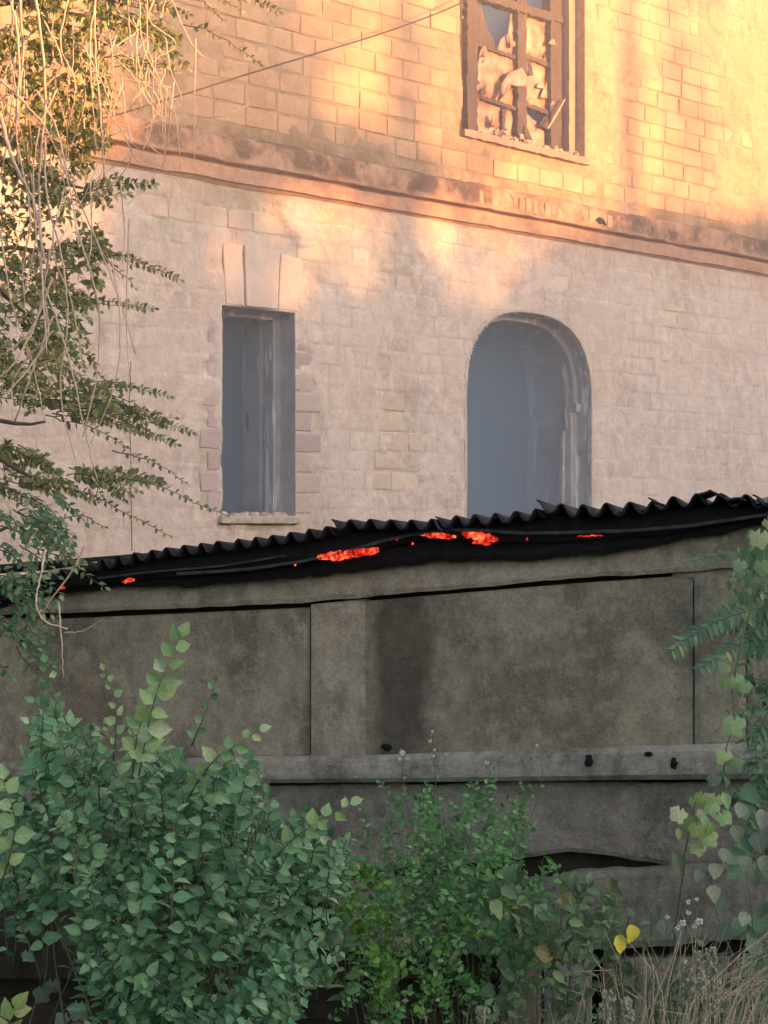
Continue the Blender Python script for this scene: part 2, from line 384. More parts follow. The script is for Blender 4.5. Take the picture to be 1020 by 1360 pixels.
def cover_h(u, z):
    """render thickness relative to the stone faces (m), positive where plaster hides them"""
    n = fbm(u*1.1, z*1.1, 5, 3); n2 = fbm(u*5, z*5, 4, 31)
    low = sstep(6.3, 5.9, z)
    c = (n-.5)*.16 + (n2-.5)*.05
    c = c + low*.030 + (1-low)*.004
    # bare stone beside the left window and below the cornice on the left
    for (cu, cz, ru, rz_, a) in ((.62, 3.9, .30, 1.1, .075), (-.60, 3.9, .24, .9, .06), (-1.2, 5.75, 1.3, .22, .035), (2.2, 5.3, .7, .5, .03),
                                 (6.5, 7.6, 1.2, 1.2, .03), (1.6, 7.4, 1.0, .8, .05), (3.8, 6.72, 1.3, .2, .08)):
        c = c - a*np.exp(-(((u-cu)/ru)**2 + ((z-cz)/rz_)**2)*1.3)
    c = c + .05*np.exp(-(((u-8)/1.4)**2 + ((z-4)/1.6)**2))
    fl = fbm(u*7, z*7, 3, 77)
    h = np.clip(c, -.006, .018) 
    h = h + (fl-.5)*.012*(h > -.005) + (fbm(u*2.1, z*2.1, 3, 91)-.5)*.02 + .006*(fbm(u*3, z*3, 2, 12) > .58)*(c > .01)
    return h
CH = .192; LAY = []; ROWS = []
r_ = 0; z_ = 2.98
while z_ < 9.6:
    hg = CH*random.uniform(.95, 1.05); u_ = -3.6 + (.0 if r_ % 2 else .2); js = [u_]
    while u_ < 9.6:
        w_ = random.choice([.36, .39, .39, .42, .30]); LAY.append((u_, z_, w_, hg)); u_ += w_; js.append(u_)
    ROWS.append((z_, hg, np.array(js))); z_ += hg; r_ += 1
def joints(U, Z):
    d = np.full(U.shape, 9.)
    wz = (fbm(U*2.2, Z*2.2, 3, 63)-.5)*.03
    Zw = Z+wz; Uw = U+(fbm(U*3+5, Z*3, 3, 64)-.5)*.03
    for (z0, hg, js) in ROWS:
        m = (Zw >= z0-.02) & (Zw < z0+hg+.02)
        if not m.any(): continue
        k = np.clip(np.searchsorted(js, Uw[m]), 1, len(js)-1)
        du = np.minimum(abs(Uw[m]-js[k-1]), abs(Uw[m]-js[k])); du = np.where((Zw[m] >= z0) & (Zw[m] < z0+hg), du, 9)
        d[m] = np.minimum(d[m], np.minimum(du, np.minimum(abs(Zw[m]-z0), abs(Zw[m]-z0-hg))))
    return np.clip(1-d/.016, 0, 1)
U0, U1, Z0, Z1 = -3.6, 9.6, 2.3, 9.7
nu, nz = 760, 440
uu = np.linspace(U0, U1, nu); zz = np.linspace(Z0, Z1, nz)
UG, ZG = np.meshgrid(uu, zz)
# snap the grid to the opening edges
for o in OW:
    for key, arr, AX in (('u0', uu, 1), ('u1', uu, 1), ('z0', zz, 0), ('z1', zz, 0)):
        if o['arch'] and key == 'z1': continue
        k = int(np.argmin(abs(arr-o[key])))
        rng = (ZG[:, 0] > o['z0']-.1) & (ZG[:, 0] < o['z1']+.1) if AX else (UG[0] > o['u0']-.1) & (UG[0] < o['u1']+.1)
        if AX: UG[rng, k] = o[key]
        else: ZG[k, rng] = o[key]
o = OW[1]; uc = (o['u0']+o['u1'])/2; hw = (o['u1']-o['u0'])/2; zc = o['z1']-o['arch']; ar = o['arch']
e = (np.abs((UG-uc)/hw)**2.6 + np.abs((ZG-zc)/ar)**2.6)**(1/2.6)
near = (ZG > zc) & (e > .965) & (e < 1.02) & (abs(UG-uc) < hw*1.1)
UG[near] = uc + (UG[near]-uc)/e[near]; ZG[near] = zc + (ZG[near]-zc)/e[near]
H = cover_h(UG, ZG)
JT = joints(UG, ZG)
H = H - .006*JT*(.3+fbm(UG*1.7, ZG*1.7, 3, 71))
cu_ = (UG[:-1, :-1]+UG[1:, 1:])/2; cz_ = (ZG[:-1, :-1]+ZG[1:, 1:])/2
keep = ~in_open(cu_, cz_, -.004)
keep &= ~((cz_ > 6.05) & (cz_ < 6.43))
idx = np.arange(nu*nz).reshape(nz, nu)
wf = np.stack([idx[:-1, :-1], idx[:-1, 1:], idx[1:, 1:], idx[1:, :-1]], -1)[keep]
Hn = (H+.010)/.024
add('plaster_face', mk_mesh('plaster_face', np.stack([UG, -H, ZG], -1).reshape(-1, 3), wf, True, M['plaster'],
    {'cover': np.clip(Hn*1.6-.35, 0, 1).ravel(), 'joint': JT.ravel()}), bld)
# plain wall below and beyond the detailed face, side and back walls, partition: open to the sky (the roof has burnt away)
mb = MB()
mb.box((-9, .0, 0), (U0, .8, 10.2)); mb.box((U1, .0, 0), (13, .8, 10.2)); mb.box((U0, .02, 0), (U1, .8, Z0+.02)); mb.box((U0, .02, Z1-.02), (U1, .8, 10.2))
mb.box((-9, 6.6, 0), (13, 7.2, 10.2)); mb.box((-9, .8, 0), (-8.4, 6.6, 10.2)); mb.box((12.4, .8, 0), (13, 6.6, 10.2))
mb.box((-8.4, .8, 2.3), (12.4, 6.6, 2.45))
add('wall', mb.mesh('wall', M['inner']), bld)

# the inner leaf between openings: a back sheet so nothing is paper thin
def leaf_boxes():
    m = MB(); y0, y1 = .05, .80
    m.box((U0, y0, Z0), (OW[0]['u0']-.12, y1, 9.7)); m.box((OW[0]['u0']-.12, y0, Z0), (OW[0]['u1']+.1, y1, OW[0]['z0']-.08)); m.box((OW[0]['u0']-.12, y0, OW[0]['z1']+.12), (OW[0]['u1']+.1, y1, 9.7))
    m.box((OW[0]['u1']+.1, y0, Z0), (2.6, y1, 9.7)); m.box((5.12, y0, Z0), (U1, y1, 9.7)); m.box((2.6, y0, 5.42), (5.12, y1, 6.8))
    m.box((2.6, y0, Z0), (5.12, y1, 2.6)); m.box((2.6, y0, 9.65), (5.12, y1, 9.7)); return m
add('wall', leaf_boxes().mesh('wall', M['inner']), bld)

# ---- stone blocks
def block_mesh(w, h, seed, mat, name='block'):
    rn = random.Random(seed); b = .010; d = .045; v = []; 
    j = lambda a=.008: rn.uniform(-a, a)
    for (x, z) in ((0, 0), (w, 0), (w, h), (0, h)): v.append((x, d, z))
    for (x, z) in ((0, 0), (w, 0), (w, h), (0, h)): v.append((x+j(), b*.9, z+j()))
    cs = []
    for (x, z) in ((b, b), (w-b, b), (w-b, h-b), (b, h-b)): v.append((x+j(), j(.003), z+j()))
    v.append((w/2+j(.04), -.004+j(.004), h/2+j(.02)))
    f = []
    for k in range(4):
        k2 = (k+1) % 4
        f += [(k, k2, 4+k2, 4+k), (4+k, 4+k2, 8+k2, 8+k), (8+k, 8+k2, 12)]
    return mk_mesh(name, v, f, False, mat, {'tint': [rn.random()]*13})
cands = []
for (u, z, w, hgt) in LAY:
    cu, cz = u+w/2, z+hgt/2; gap = .014
    if (5.93 < z < 6.44 or 5.93 < z+hgt < 6.44): continue
    pts_u = np.array([u, u+w, u, u+w, cu]); pts_z = np.array([z, z, z+hgt, z+hgt, cz])
    if in_open(pts_u, pts_z, .03).any() or (-.85 < cu < .75 and 4.9 < cz < 5.55) or (2.8 < cu < 4.8 and 4.9 < cz < 5.9): continue
    mh = float(cover_h(np.array([cu, cu-w*.3, cu+w*.3]), np.array([cz]*3)).mean())
    if mh < .006: cands.append((mh, u+gap/2, z+gap/2, w-gap, hgt-gap))
# jamb quoins of the left window: alternate long and short
quo = []
for k in range(10):
    z = 3.13+k*.188
    w = .34 if k % 2 else .22
    if z > 4.55 and k % 2: w = .25
    quo.append((OW[0]['u1']+.004, z, w, .170))
    quo.append((OW[0]['u0']-.004-w*.7, z, w*.7, .170))
def near_q(u, z, w):
    return (OW[0]['u0']-.26 < u+w and u < OW[0]['u1']+.36) and 3.0 < z < 5.0
cands = [c for c in cands if not near_q(c[1], c[2], c[3])]
vis = []
for c in cands:
    P = bld.matrix_basis @ Vector((c[1], 0, c[2])); q = to_px(P)
    if -20 < q[0] < 1020 and -10 < q[1] < 700: vis.append(c)
vis.sort(key=lambda c: c[0]+ (c[1])*.0012)
bm_cache = {}
def bmesh_for(w, h, mat, key):
    k = (round(w, 2), key)
    L = bm_cache.setdefault(k, [])
    if len(L) < 6: L.append(block_mesh(w, h, len(L)*31+int(w*1000), mat)); return L[-1]
    return random.choice(L)
bld.matrix_basis = Matrix.Translation(bld.location) @ Matrix.Rotation(WA, 4, 'Z')
for c in vis[:278]:
    o = add('block', bmesh_for(c[3], c[4], M['block'], 'b'), bld)
    o.location = (c[1], -.000-random.uniform(0, .0035), c[2])
for (u, z, w, h) in quo:
    o = add('block', bmesh_for(w, h, M['quoin'], 'q'), bld)
    o.location = (u, -.006-random.uniform(0, .004), z)
V = []; Fc = []; T = []
for c in vis[278:]:
    m = bmesh_for(c[3], c[4], M['block'], 'b'); b = len(V); y = -.000-random.uniform(0, .0035); t_ = random.random()
    for q in m.vertices: V.append((q.co.x+c[1], q.co.y+y, q.co.z+c[2])); T.append(t_)
    for p in m.polygons: Fc.append(tuple(b+i for i in p.vertices))
if V: add('stonework', mk_mesh('stonework', V, Fc, False, M['block'], {'tint': T}), bld, kind='stuff')

# ---- cornice: profile swept along the wall with eroded edges
prof = [(0.0, 6.50), (.05, 6.475), (.088, 6.455), (.095, 6.44), (.095, 6.36), (.095, 6.29), (.094, 6.25), (.088, 6.24), (.02, 6.236), (.0, 6.228), (.0, 6.205), (.058, 6.198), (.062, 6.185), (.06, 6.12), (.058, 6.075), (.02, 6.068), (.012, 6.055), (.0, 6.04), (-.02, 6.03)]
cu = np.linspace(-4.2, 10.5, 620); V = []; 
PY = np.array([p[0] for p in prof]); PZ = np.array([p[1] for p in prof])
UU, KK = np.meshgrid(cu, np.arange(len(prof)), indexing='ij')
OUT = PY[KK]; ZC = PZ[KK]
er = (fbm(UU*5, ZC*14, 4, 8)-.5)*.03 + (fbm(UU*1.2, ZC*0+3, 3, 18)-.5)*.012
chip = np.clip(fbm(UU*2.5, ZC*5, 3, 21)-.62, 0, 1)*.22*(KK < 8)
OUT2 = np.where(OUT > .01, OUT + er*.6 - chip, OUT)
ZC2 = ZC + (fbm(UU*2.5, ZC*0, 3, 55)-.5)*.02
idx = np.arange(UU.size).reshape(UU.shape)
cf = np.stack([idx[:-1, :-1], idx[:-1, 1:], idx[1:, 1:], idx[1:, :-1]], -1).reshape(-1, 4)
add('cornice', mk_mesh('cornice', np.stack([UU, -OUT2, ZC2], -1).reshape(-1, 3), cf, False, M['cornice']), bld)
# exposed brick-on-edge course where the cornice render has fallen off
t = NT('cornice_red_brick', .95, .1)
t.color(t.mix(.4, t.ramp(t.objrand(), [(0, (.30, .14, .10)), (.5, (.46, .24, .17)), (1, (.58, .34, .24))]), t.ramp(t.noise(14, 6), [(.3, (.26, .15, .12)), (.7, (.62, .44, .34))])))
t.bump(t.noise(50, 6), .6, .01); M['cbrick'] = t.m
cb = [mk_mesh('cornice_brick', block_mesh(.098, .15, 500+k, None).vertices and [tuple(v.co) for v in block_mesh(.098, .15, 500+k, None).vertices],
      [tuple(p.vertices) for p in block_mesh(.098, .15, 500+k, None).polygons], False, M['cbrick']) for k in range(5)]
u = 1.55
while u < 5.2:
    if random.random() < .72 and 2.9 < u:
        o = add('cornice_brick', random.choice(cb), bld); o.location = (u, -.088-random.uniform(0, .012), 6.265+random.uniform(-.006, .006))
        o.rotation_euler = (random.uniform(-.05, .05), random.uniform(-.02, .02), random.uniform(-.04, .04))
    u += .108

# ---- flat-arch stones over the left window
def prism(poly, y0, y1, mat, name, jitter=0):
    n = len(poly); v = [(p[0], y0, p[1]) for p in poly] + [(p[0], y1, p[1]) for p in poly]
    f = [tuple(range(n))] + [(i, n+i, n+(i+1) % n, (i+1) % n) for i in range(n)] + [tuple(range(n, 2*n))[::-1]]
    return mk_mesh(name, v, f, False, mat)
def bev(o, w=.008, s=2):
    m = o.modifiers.new('bevel', 'BEVEL'); m.width = w; m.segments = s; return o
for poly in ([(-.405, 4.985), (-.185, 4.985), (-.215, 5.52), (-.445, 5.52)],
             [(-.16, 4.985), (.225, 4.985), (.255, 5.50), (-.185, 5.53)], [(.24, 4.985), (.50, 4.985), (.545, 5.47), (.27, 5.50)]):
    bev(add('lintel_stone', prism(poly, -.020-random.uniform(0, .006), .03, M['lintel'], 'lintel_stone'), bld))
# two big rendered voussoirs over the arch with the crack between them
for poly in ([(3.22, 5.225), (3.74, 5.262), (3.66, 5.80), (3.0, 5.80)], [(3.765, 5.262), (4.2, 5.245), (4.42, 5.19), (4.62, 5.80), (3.69, 5.80)]):
    bev(add('arch_stone', prism(poly, -.017, .03, M['lintel'], 'arch_stone'), bld))

# ---- window reveals: outline loops swept back into the wall
def outline(o, inset=0, n=22):
    a, b, z0, z1 = o['u0']+inset, o['u1']-inset, o['z0']+inset*.2, o['z1']-inset
    L = [(a, z0)]
    if o['arch']:
        zc = o['z1']-o['arch']; uc = (a+b)/2; hw = (b-a)/2; rz_ = z1-zc
        for k in range(8): L.append((a, z0+(zc-z0)*(k+1)/9))
        for k in range(n+1):
            t = math.pi*(1-k/n); c, s = math.cos(t), math.sin(t)
            L.append((uc+hw*math.copysign(abs(c)**(2/2.6), c), zc+rz_*abs(s)**(2/2.6)))
        for k in range(8)[::-1]: L.append((b, z0+(zc-z0)*(k+1)/9))
    else:
        for k in range(1, 14): L.append((a, z0+(z1-z0)*k/14))
        for k in range(0, 9): L.append((a+(b-a)*k/8, z1))
        for k in range(1, 14)[::-1]: L.append((b, z0+(z1-z0)*k/14))
    L.append((b, z0)); L.append(((a+b)/2, z0)); return L
def sweep(o, steps, mat, name, rough=.008, seed=0):
    loops = [outline(o, i) for (_, i) in steps]; n = len(loops[0]); V = []
    for k, ((d, i), L) in enumerate(zip(steps, loops)):
        for q, (u, z) in enumerate(L):
            r_ = rough*(float(vnoise(u*9+k*3.1, z*9+seed, 3+seed))-.5)*2 if 0 < k else 0
            V.append((u+r_*(1 if u > (o['u0']+o['u1'])/2 else -1), d, z+r_*.5))
    F = []
    for k in range(len(steps)-1):
        for q in range(n):
            q2 = (q+1) % n; F.append((k*n+q, k*n+q2, (k+1)*n+q2, (k+1)*n+q))
    return mk_mesh(name, V, F, False, mat)
add('window_reveal', sweep(OW[0], [(-.02, -.002), (.05, 0), (.17, .005), (.20, .03), (.21, .055), (.34, .06), (.345, -.02), (.5, -.03), (.63, -.05)], M['reveal'], 'window_reveal', .010, 1), bld)
add('window_reveal', sweep(OW[1], [(-.022, -.002), (.03, .0), (.10, .004), (.15, .012), (.155, .07), (.30, .075), (.31, .05), (.45, .055), (.6, .05), (.75, .05), (.82, .06)], M['reveal'], 'window_reveal', .012, 4), bld)
add('window_reveal', sweep(OW[2], [(-.02, -.002), (.06, 0), (.15, .004), (.3, .0), (.6, -.03)], M['plaster'], 'window_reveal', .010, 9), bld)
add('arch_trim', sweep(OW[1], [(.03, -.055), (-.010, -.045), (-.026, -.03), (-.028, -.004), (.02, .0)], M['plaster'], 'arch_trim', .008, 4), bld)
# left window: pale edge of the old box frame, leaning door leaf, sill
mb = MB(); pts = []
for k in range(13):
    z = 3.45+k*.112; pts.append((OW[0]['u1']-.05+random.uniform(-.006, .006), .235, z))
mb.tube(pts, [.006]+[.015+random.uniform(-.005, .007) for _ in range(11)]+[.006], 6)
o = add('frame_edge', mb.mesh('frame_edge', M['white']), bld)
mb = MB(); mb.box((OW[0]['u1']-.075, .20, 3.12), (OW[0]['u1']-.01, .30, 4.93), .006)
add('window_frame', mb.mesh('window_frame', M['reveal']), bld)
def leaf_board(u0, y0, u1, y1, z0, z1, th, mat, name, n=12):
    V = []; F = []
    for k in range(n+1):
        for j in range(7):
            t = j/6; z = z0+(z1-z0)*k/n
            w = (float(vnoise(j*1.3, k*.7, 5))-.5)*.03
            V.append((u0+(u1-u0)*t+w*.4, y0+(y1-y0)*t+w, z+(0 if 0 < k < n else random.uniform(-.01, .01))))
    for k in range(n):
        for j in range(6): F.append((k*7+j, k*7+j+1, (k+1)*7+j+1, (k+1)*7+j))
    o = add(name, mk_mesh(name, V, F, True, mat), bld); m = o.modifiers.new('thick', 'SOLIDIFY'); m.thickness = th; return o
leaf_board(OW[0]['u1']-.05, .34, OW[0]['u1']-.03, .64, 3.12, 4.90, .04, M['reveal'], 'shutter')
mb = MB(); mb.lump((OW[0]['u1']-.068, .53, 3.98), (.012, .05, .24), 4, .15, (10, 8)); add('soot_patch', mb.mesh('soot_patch', M['ash'], True), bld)
mb = MB(); mb.box((OW[0]['u0']-.03, -.06, 3.03), (OW[0]['u1']+.05, .55, 3.10), .008)
for k in range(14): mb.lump((OW[0]['u0']+.1+k*.055, random.uniform(-.0, .2), 3.105), (.05, .05, .02+random.random()*.02), k)
bev(add('window_sill', mb.mesh('window_sill', M['plaster']), bld), .006)
# arch window: timber remnant on the right jamb and plaster heap on the sill
mb = MB(); mb.box((4.80, .16, 2.72), (4.86, .24, 4.30), .008); mb.box((4.76, .24, 2.72), (4.80, .30, 4.05), .01); mb.box((4.81, .10, 4.26), (4.90, .20, 4.34), .012)
add('window_frame', mb.mesh('window_frame', M['reveal']), bld)
mb = MB()
for k in range(26): mb.lump((4.15+random.gauss(0, .22), .45+random.uniform(-.2, .25), 2.98+random.uniform(-.1, .08)-abs(k % 5-2)*.03), (.12, .12, .09), k+70)
add('plaster_heap', mb.mesh('plaster_heap', M['inner']), bld, kind='stuff')
mb = MB(); mb.box((2.84, -.05, 2.66), (4.94, .8, 2.93), .006); bev(add('window_sill', mb.mesh('window_sill', M['reveal']), bld), .006)

# ---- upper window
def jag_bar(p0, p1, w, d, name, mat, seed, n=16, rough=.012):
    n = int(n*2.2); rough *= .55
    """timber bar with burnt wavy edges between p0 and p1 (u,z), width w, from depth d[0] to d[1]"""
    rn = random.Random(seed); a = Vector((p1[0]-p0[0], p1[1]-p0[1])); L = a.length; a.normalize(); nrm = Vector((-a.y, a.x)); V = []; F = []
    for k in range(n+1):
        t = L*k/n; w0 = w/2*(1+rn.uniform(-rough, rough)/w*2); w1 = w/2*(1+rn.uniform(-rough, rough)/w*2)
        for (s, y) in ((-w0, d[0]), (w1, d[0]), (w1, d[1]), (-w0, d[1])):
            V.append((p0[0]+a.x*t+nrm.x*s, y+rn.uniform(-.003, .003), p0[1]+a.y*t+nrm.y*s))
    for k in range(n):
        for j in range(4):
            j2 = (j+1) % 4; F.append((k*4+j, k*4+j2, k*4+4+j2, k*4+4+j))
    F += [(0, 3, 2, 1), (n*4, n*4+1, n*4+2, n*4+3)]
    return add(name, mk_mesh(name, V, F, False, mat), uwin)
bld_win_loc = (0, 0, 0)
uwin = add('window', None, bld); uwin.location = (0, 0, 0)
jag_bar((3.17, 6.98), (3.17, 9.58), .16, (.17, .26), 'stile', M['frame'], 1, 26, .03)
jag_bar((3.99, 6.98), (3.99, 8.45), .15, (.18, .27), 'mullion', M['frame'], 2, 22, .025)
jag_bar((3.99, 8.53), (3.99, 9.58), .15, (.18, .27), 'mullion', M['frame'], 3, 16, .02)
jag_bar((4.56, 6.98), (4.56, 9.58), .20, (.17, .27), 'stile', M['frame'], 4, 30, .02)
jag_bar((4.74, 6.98), (4.74, 9.58), .12, (.09, .17), 'jamb_board', M['frame_pink'], 5, 20, .006)
jag_bar((2.85, 7.5), (2.85, 9.58), .07, (.10, .2), 'jamb_board', M['frame_pink'], 6, 26, .04)
jag_bar((2.8, 8.49), (4.8, 8.49), .09, (.155, .28), 'transom', M['frame'], 7, 26, .02)
jag_bar((3.25, 7.99), (3.92, 7.96), .035, (.20, .25), 'glazing_bar', M['frame'], 8, 14, .012)
jag_bar((3.25, 7.46), (3.92, 7.42), .04, (.20, .25), 'glazing_bar', M['frame'], 9, 14, .012)
jag_bar((4.06, 8.01), (4.47, 7.98), .05, (.20, .25), 'glazing_bar', M['frame'], 10, 12, .014)
jag_bar((4.06, 7.50), (4.47, 7.46), .05, (.20, .25), 'glazing_bar', M['frame'], 11, 12, .014)
jag_bar((3.70, 7.0), (3.72, 7.38), .05, (.20, .24), 'glazing_bar', M['frame'], 12, 12, .02)
jag_bar((2.80, 6.975), (4.86, 6.955), .07, (-.05, .30), 'sill_board', M['frame_pink'], 13, 34, .012)
jag_bar((4.33, 7.26), (4.62, 7.62), .022, (.10, .12), 'splinter', M['film'], 14, 8, .006)
def pane(poly, y, mat, name='pane', sub=.012, seed=0):
    rn = random.Random(seed); P = []
    for i, p in enumerate(poly):
        q = poly[(i+1) % len(poly)]; n = max(1, int(math.hypot(q[0]-p[0], q[1]-p[1])/.12))
        for k in range(n): P.append((p[0]+(q[0]-p[0])*k/n+rn.uniform(-sub, sub), p[1]+(q[1]-p[1])*k/n+rn.uniform(-sub, sub)))
    cx = sum(p[0] for p in P)/len(P); cz = sum(p[1] for p in P)/len(P); n = len(P)
    V = [(cx, y+rn.uniform(-.01, .01), cz)]
    V += [((p[0]+cx)/2+rn.uniform(-.02, .02), y+rn.uniform(-.012, .012), (p[1]+cz)/2) for p in P] + [(p[0], y+rn.uniform(-.006, .006), p[1]) for p in P]
    F = []
    for i in range(n):
        i2 = (i+1) % n; F += [(0, 1+i, 1+i2), (1+i, 1+n+i, 1+n+i2, 1+i2)]
    o = add(name, mk_mesh(name, V, F, True, mat), uwin); m = o.modifiers.new('thick', 'SOLIDIFY'); m.thickness = .004; return o
pane([(3.24, 7.44), (3.93, 7.40), (3.93, 7.97), (3.24, 8.0)], .235, M['pane'], seed=1)
pane([(3.24, 7.97), (3.62, 7.95), (3.60, 8.10), (3.50, 8.18), (3.40, 8.42), (3.24, 8.5)], .24, M['frame'], seed=2)
pane([(3.62, 7.95), (3.93, 7.95), (3.93, 8.46), (3.86, 8.46), (3.83, 8.2), (3.70, 8.14)], .24, M['film'], seed=3)
pane([(4.05, 7.48), (4.48, 7.46), (4.48, 7.99), (4.05, 8.0)], .235, M['pane'], seed=4)
pane([(4.05, 7.99), (4.48, 7.98), (4.48, 8.46), (4.05, 8.46)], .235, M['pane'], seed=5)
pane([(3.24, 7.0), (3.70, 6.98), (3.69, 7.40), (3.24, 7.44)], .245, M['pane'], seed=6)
pane([(3.74, 6.98), (3.93, 6.98), (3.93, 7.40), (3.74, 7.40)], .245, M['film'], seed=7)
pane([(4.05, 6.98), (4.5, 6.98), (4.48, 7.30), (4.25, 7.36), (4.05, 7.46)], .245, M['film'], seed=8)
pane([(4.28, 7.30), (4.52, 7.26), (4.52, 7.48), (4.40, 7.42)], .20, M['frame'], seed=9)
pane([(2.88, 7.0), (3.1, 7.0), (3.1, 8.5), (2.88, 8.5)], .26, M['film'], seed=10)
pane([(3.55, 7.42), (3.72, 7.62), (4.02, 7.66), (4.08, 7.74), (3.95, 7.84), (3.74, 7.78), (3.60, 7.62)], .15, M['film'], 'torn_film', seed=11)
for k in range(22):
    cu0, cz0 = random.choice(((3.3, 7.05), (3.6, 7.1), (3.3, 7.5), (3.85, 7.5), (3.3, 7.95), (3.85, 7.95), (4.1, 7.1), (4.45, 7.5), (4.12, 7.55), (4.45, 8.05), (2.95, 7.4), (3.05, 8.1), (3.86, 8.4), (3.5, 7.45)))
    cu0 += random.gauss(0, .05); cz0 += random.gauss(0, .10); h = random.uniform(.06, .2); w = random.uniform(.03, .09); a_ = random.uniform(-.6, .6)
    pane([(cu0-w, cz0), (cu0+w, cz0+.02), (cu0+w*.3+a_*h, cz0+h), (cu0-w*.4+a_*h*.8, cz0+h*.7)], random.uniform(.16, .225), M[random.choice(['film', 'frame', 'frame', 'pane'])], 'shard', seed=k+50)
mb = MB()
for k in range(60):
    uq = 2.85+random.random()*1.95; hgt = .03+.09*max(0, 1-abs(uq-3.55)/.5)
    mb.lump((uq, random.uniform(-.03, .16), 6.99+random.random()*hgt), (random.uniform(.02, .06), .03, random.uniform(.015, .05)), k+200, .5)
add('sill_rubble', mb.mesh('sill_rubble', M['rubble']), uwin, kind='stuff')
# dark tube standing for a facade crack, black lump painting a hole in the cornice
mb = MB(); mb.tube(wob([(-1.50, -.035, 4.4), (-1.51, -.035, 4), (-1.49, -.035, 2.8)], 8, .004, 3), .0035, 5)
add('crack_line', mb.mesh('crack_line', M['cable']), bld)
mb = MB(); mb.lump((4.98, -.090, 6.33), (.07, .02, .04), 3, .25, (10, 7)); mb.lump((5.05, -.085, 6.31), (.03, .03, .03), 5, .3)
add('cornice_hole_dark', mb.mesh('cornice_hole_dark', M['char']), bld)

# smoke filling the roofless shell (seen in the three openings)
def smoke_mat(name, dens, col):
    m = bpy.data.materials.new(name); m.use_nodes = True; n = m.node_tree.nodes; n.clear()
    o = n.new('ShaderNodeOutputMaterial'); v = n.new('ShaderNodeVolumePrincipled')
    v.inputs['Color'].default_value = (*col, 1); v.inputs['Density'].default_value = dens; v.inputs['Anisotropy'].default_value = .0
    m.node_tree.links.new(v.outputs[0], o.inputs['Volume']); return m
mb = MB(); mb.box((-8.3, .24, 2.5), (12.3, 6.5, 10.1))
so_ = add('smoke', mb.mesh('smoke', smoke_mat('smoke', .75, (.36, .64, .92))), None, kind='stuff')
so_.location = bld.location; so_.rotation_euler = (0, 0, WA)
so_['label'] = 'blue-grey smoke filling the roofless shell and showing in its window openings'; so_['category'] = 'smoke'

mb = MB(); mb.box((-5.5, -6.2, 3.05), (11.5, -.30, 11.5))
sm2 = add('drifting_smoke', mb.mesh('drifting_smoke', smoke_mat('drifting_smoke', .021, (.96, .95, .94))), None, kind='stuff')
sm2.location = bld.location; sm2.rotation_euler = (0, 0, WA)
sm2['label'] = 'thin pale smoke drifting across the facade in the low sun'; sm2['category'] = 'smoke'

# ------------------------------------------------------------------ concrete wall in front
FS = .306; FA = -math.atan(FS)
fence = thing('concrete_wall', 'low stained grey concrete wall of recessed panels and a pale ledge under the corrugated roof', 'wall', (0, 11.6, 0), FA)
def FL(px, py, off=0.0):
    """local coordinates (x along, y depth, z) on the wall plane moved out by off, seen at photo pixel px,py"""
    dx = (px-CX)/FPX; Y = (11.6-off*math.sqrt(1+FS*FS))/(1+FS*dx)
    X = dx*Y; x = X*math.cos(FA) + (Y-11.6)*math.sin(FA)
    return x, EYE + (HY-py)/FPX*Y
def line(pts, off):
    P = [FL(a, b, off) for a, b in pts]; xs = [p[0] for p in P]; zs = [p[1] for p in P]
    return lambda x: np.interp(x, xs, zs)
def slab(name, top, bot, px0, px1, off, back, mat, rough=.006, parent=None, res=.035, seed=0, rnd=.012, ragged=0.0, **props):
    xa = FL(px0, 900, off)[0]; xb = FL(px1, 900, off)[0]; tf = line(top, off); bf = line(bot, off)
    n = max(2, int((xb-xa)/res)); xs = np.linspace(xa, xb, n+1)
    hmax = float(np.max(tf(xs)-bf(xs))); m = max(3, int(hmax/res))
    rr = np.linspace(0, 1, m+1); V = []; 
    XX, RR = np.meshgrid(xs, rr); TZ = tf(XX)+ragged*(fbm(XX*6, XX*0, 3, seed)-.5); BZ = bf(XX)+ragged*(fbm(XX*6, XX*0+9, 3, seed+5)-.5)
    ZZ = BZ+(TZ-BZ)*RR
    edge = np.minimum(np.minimum(RR*(TZ-BZ), (1-RR)*(TZ-BZ)), np.minimum(XX-xa, xb-XX))
    rd = rnd*(1-np.clip(edge/(rnd*1.5), 0, 1))**2
    YY = -off + rd + (fbm(XX*3, ZZ*3, 5, 40+seed)-.5)*rough*2 + (fbm(XX*14, ZZ*14, 3, 60+seed)-.5)*rough
    idx = np.arange(XX.size).reshape(XX.shape); F = np.stack([idx[:-1, :-1], idx[:-1, 1:], idx[1:, 1:], idx[1:, :-1]], -1).reshape(-1, 4).tolist()
    V = np.stack([XX, YY, ZZ], -1).reshape(-1, 3).tolist()
    loop = list(idx[0, :]) + list(idx[1:, -1]) + list(idx[-1, :-1][::-1]) + list(idx[1:-1, 0][::-1])
    b = len(V)
    for i in loop: V.append([V[i][0], -back, V[i][2]])
    L = len(loop)
    for k in range(L): F.append([int(loop[k]), b+k, b+(k+1) % L, int(loop[(k+1) % L])])
    F.append([b+k for k in range(L)])
    o = add(name, mk_mesh(name, V, F, False, mat), parent or fence, **props); return o
TOPW = [(-400, 800), (0, 800), (120, 776), (380, 752), (700, 735), (880, 715), (1020, 690), (1500, 655)]
GRV = [(-400, 812), (80, 815), (410, 800), (500, 791), (750, 770), (890, 760), (1020, 752), (1500, 735)]
up = lambda L, d: [(a, b+d) for a, b in L]
slab('frieze', up(TOPW, -30), GRV, -400, 1500, .05, -.12, M['concrete_band'], .012, seed=1, ragged=.02)
LT = [(-400, 1018), (0, 1012), (330, 1006), (500, 1004), (700, 997), (920, 990), (1500, 975)]
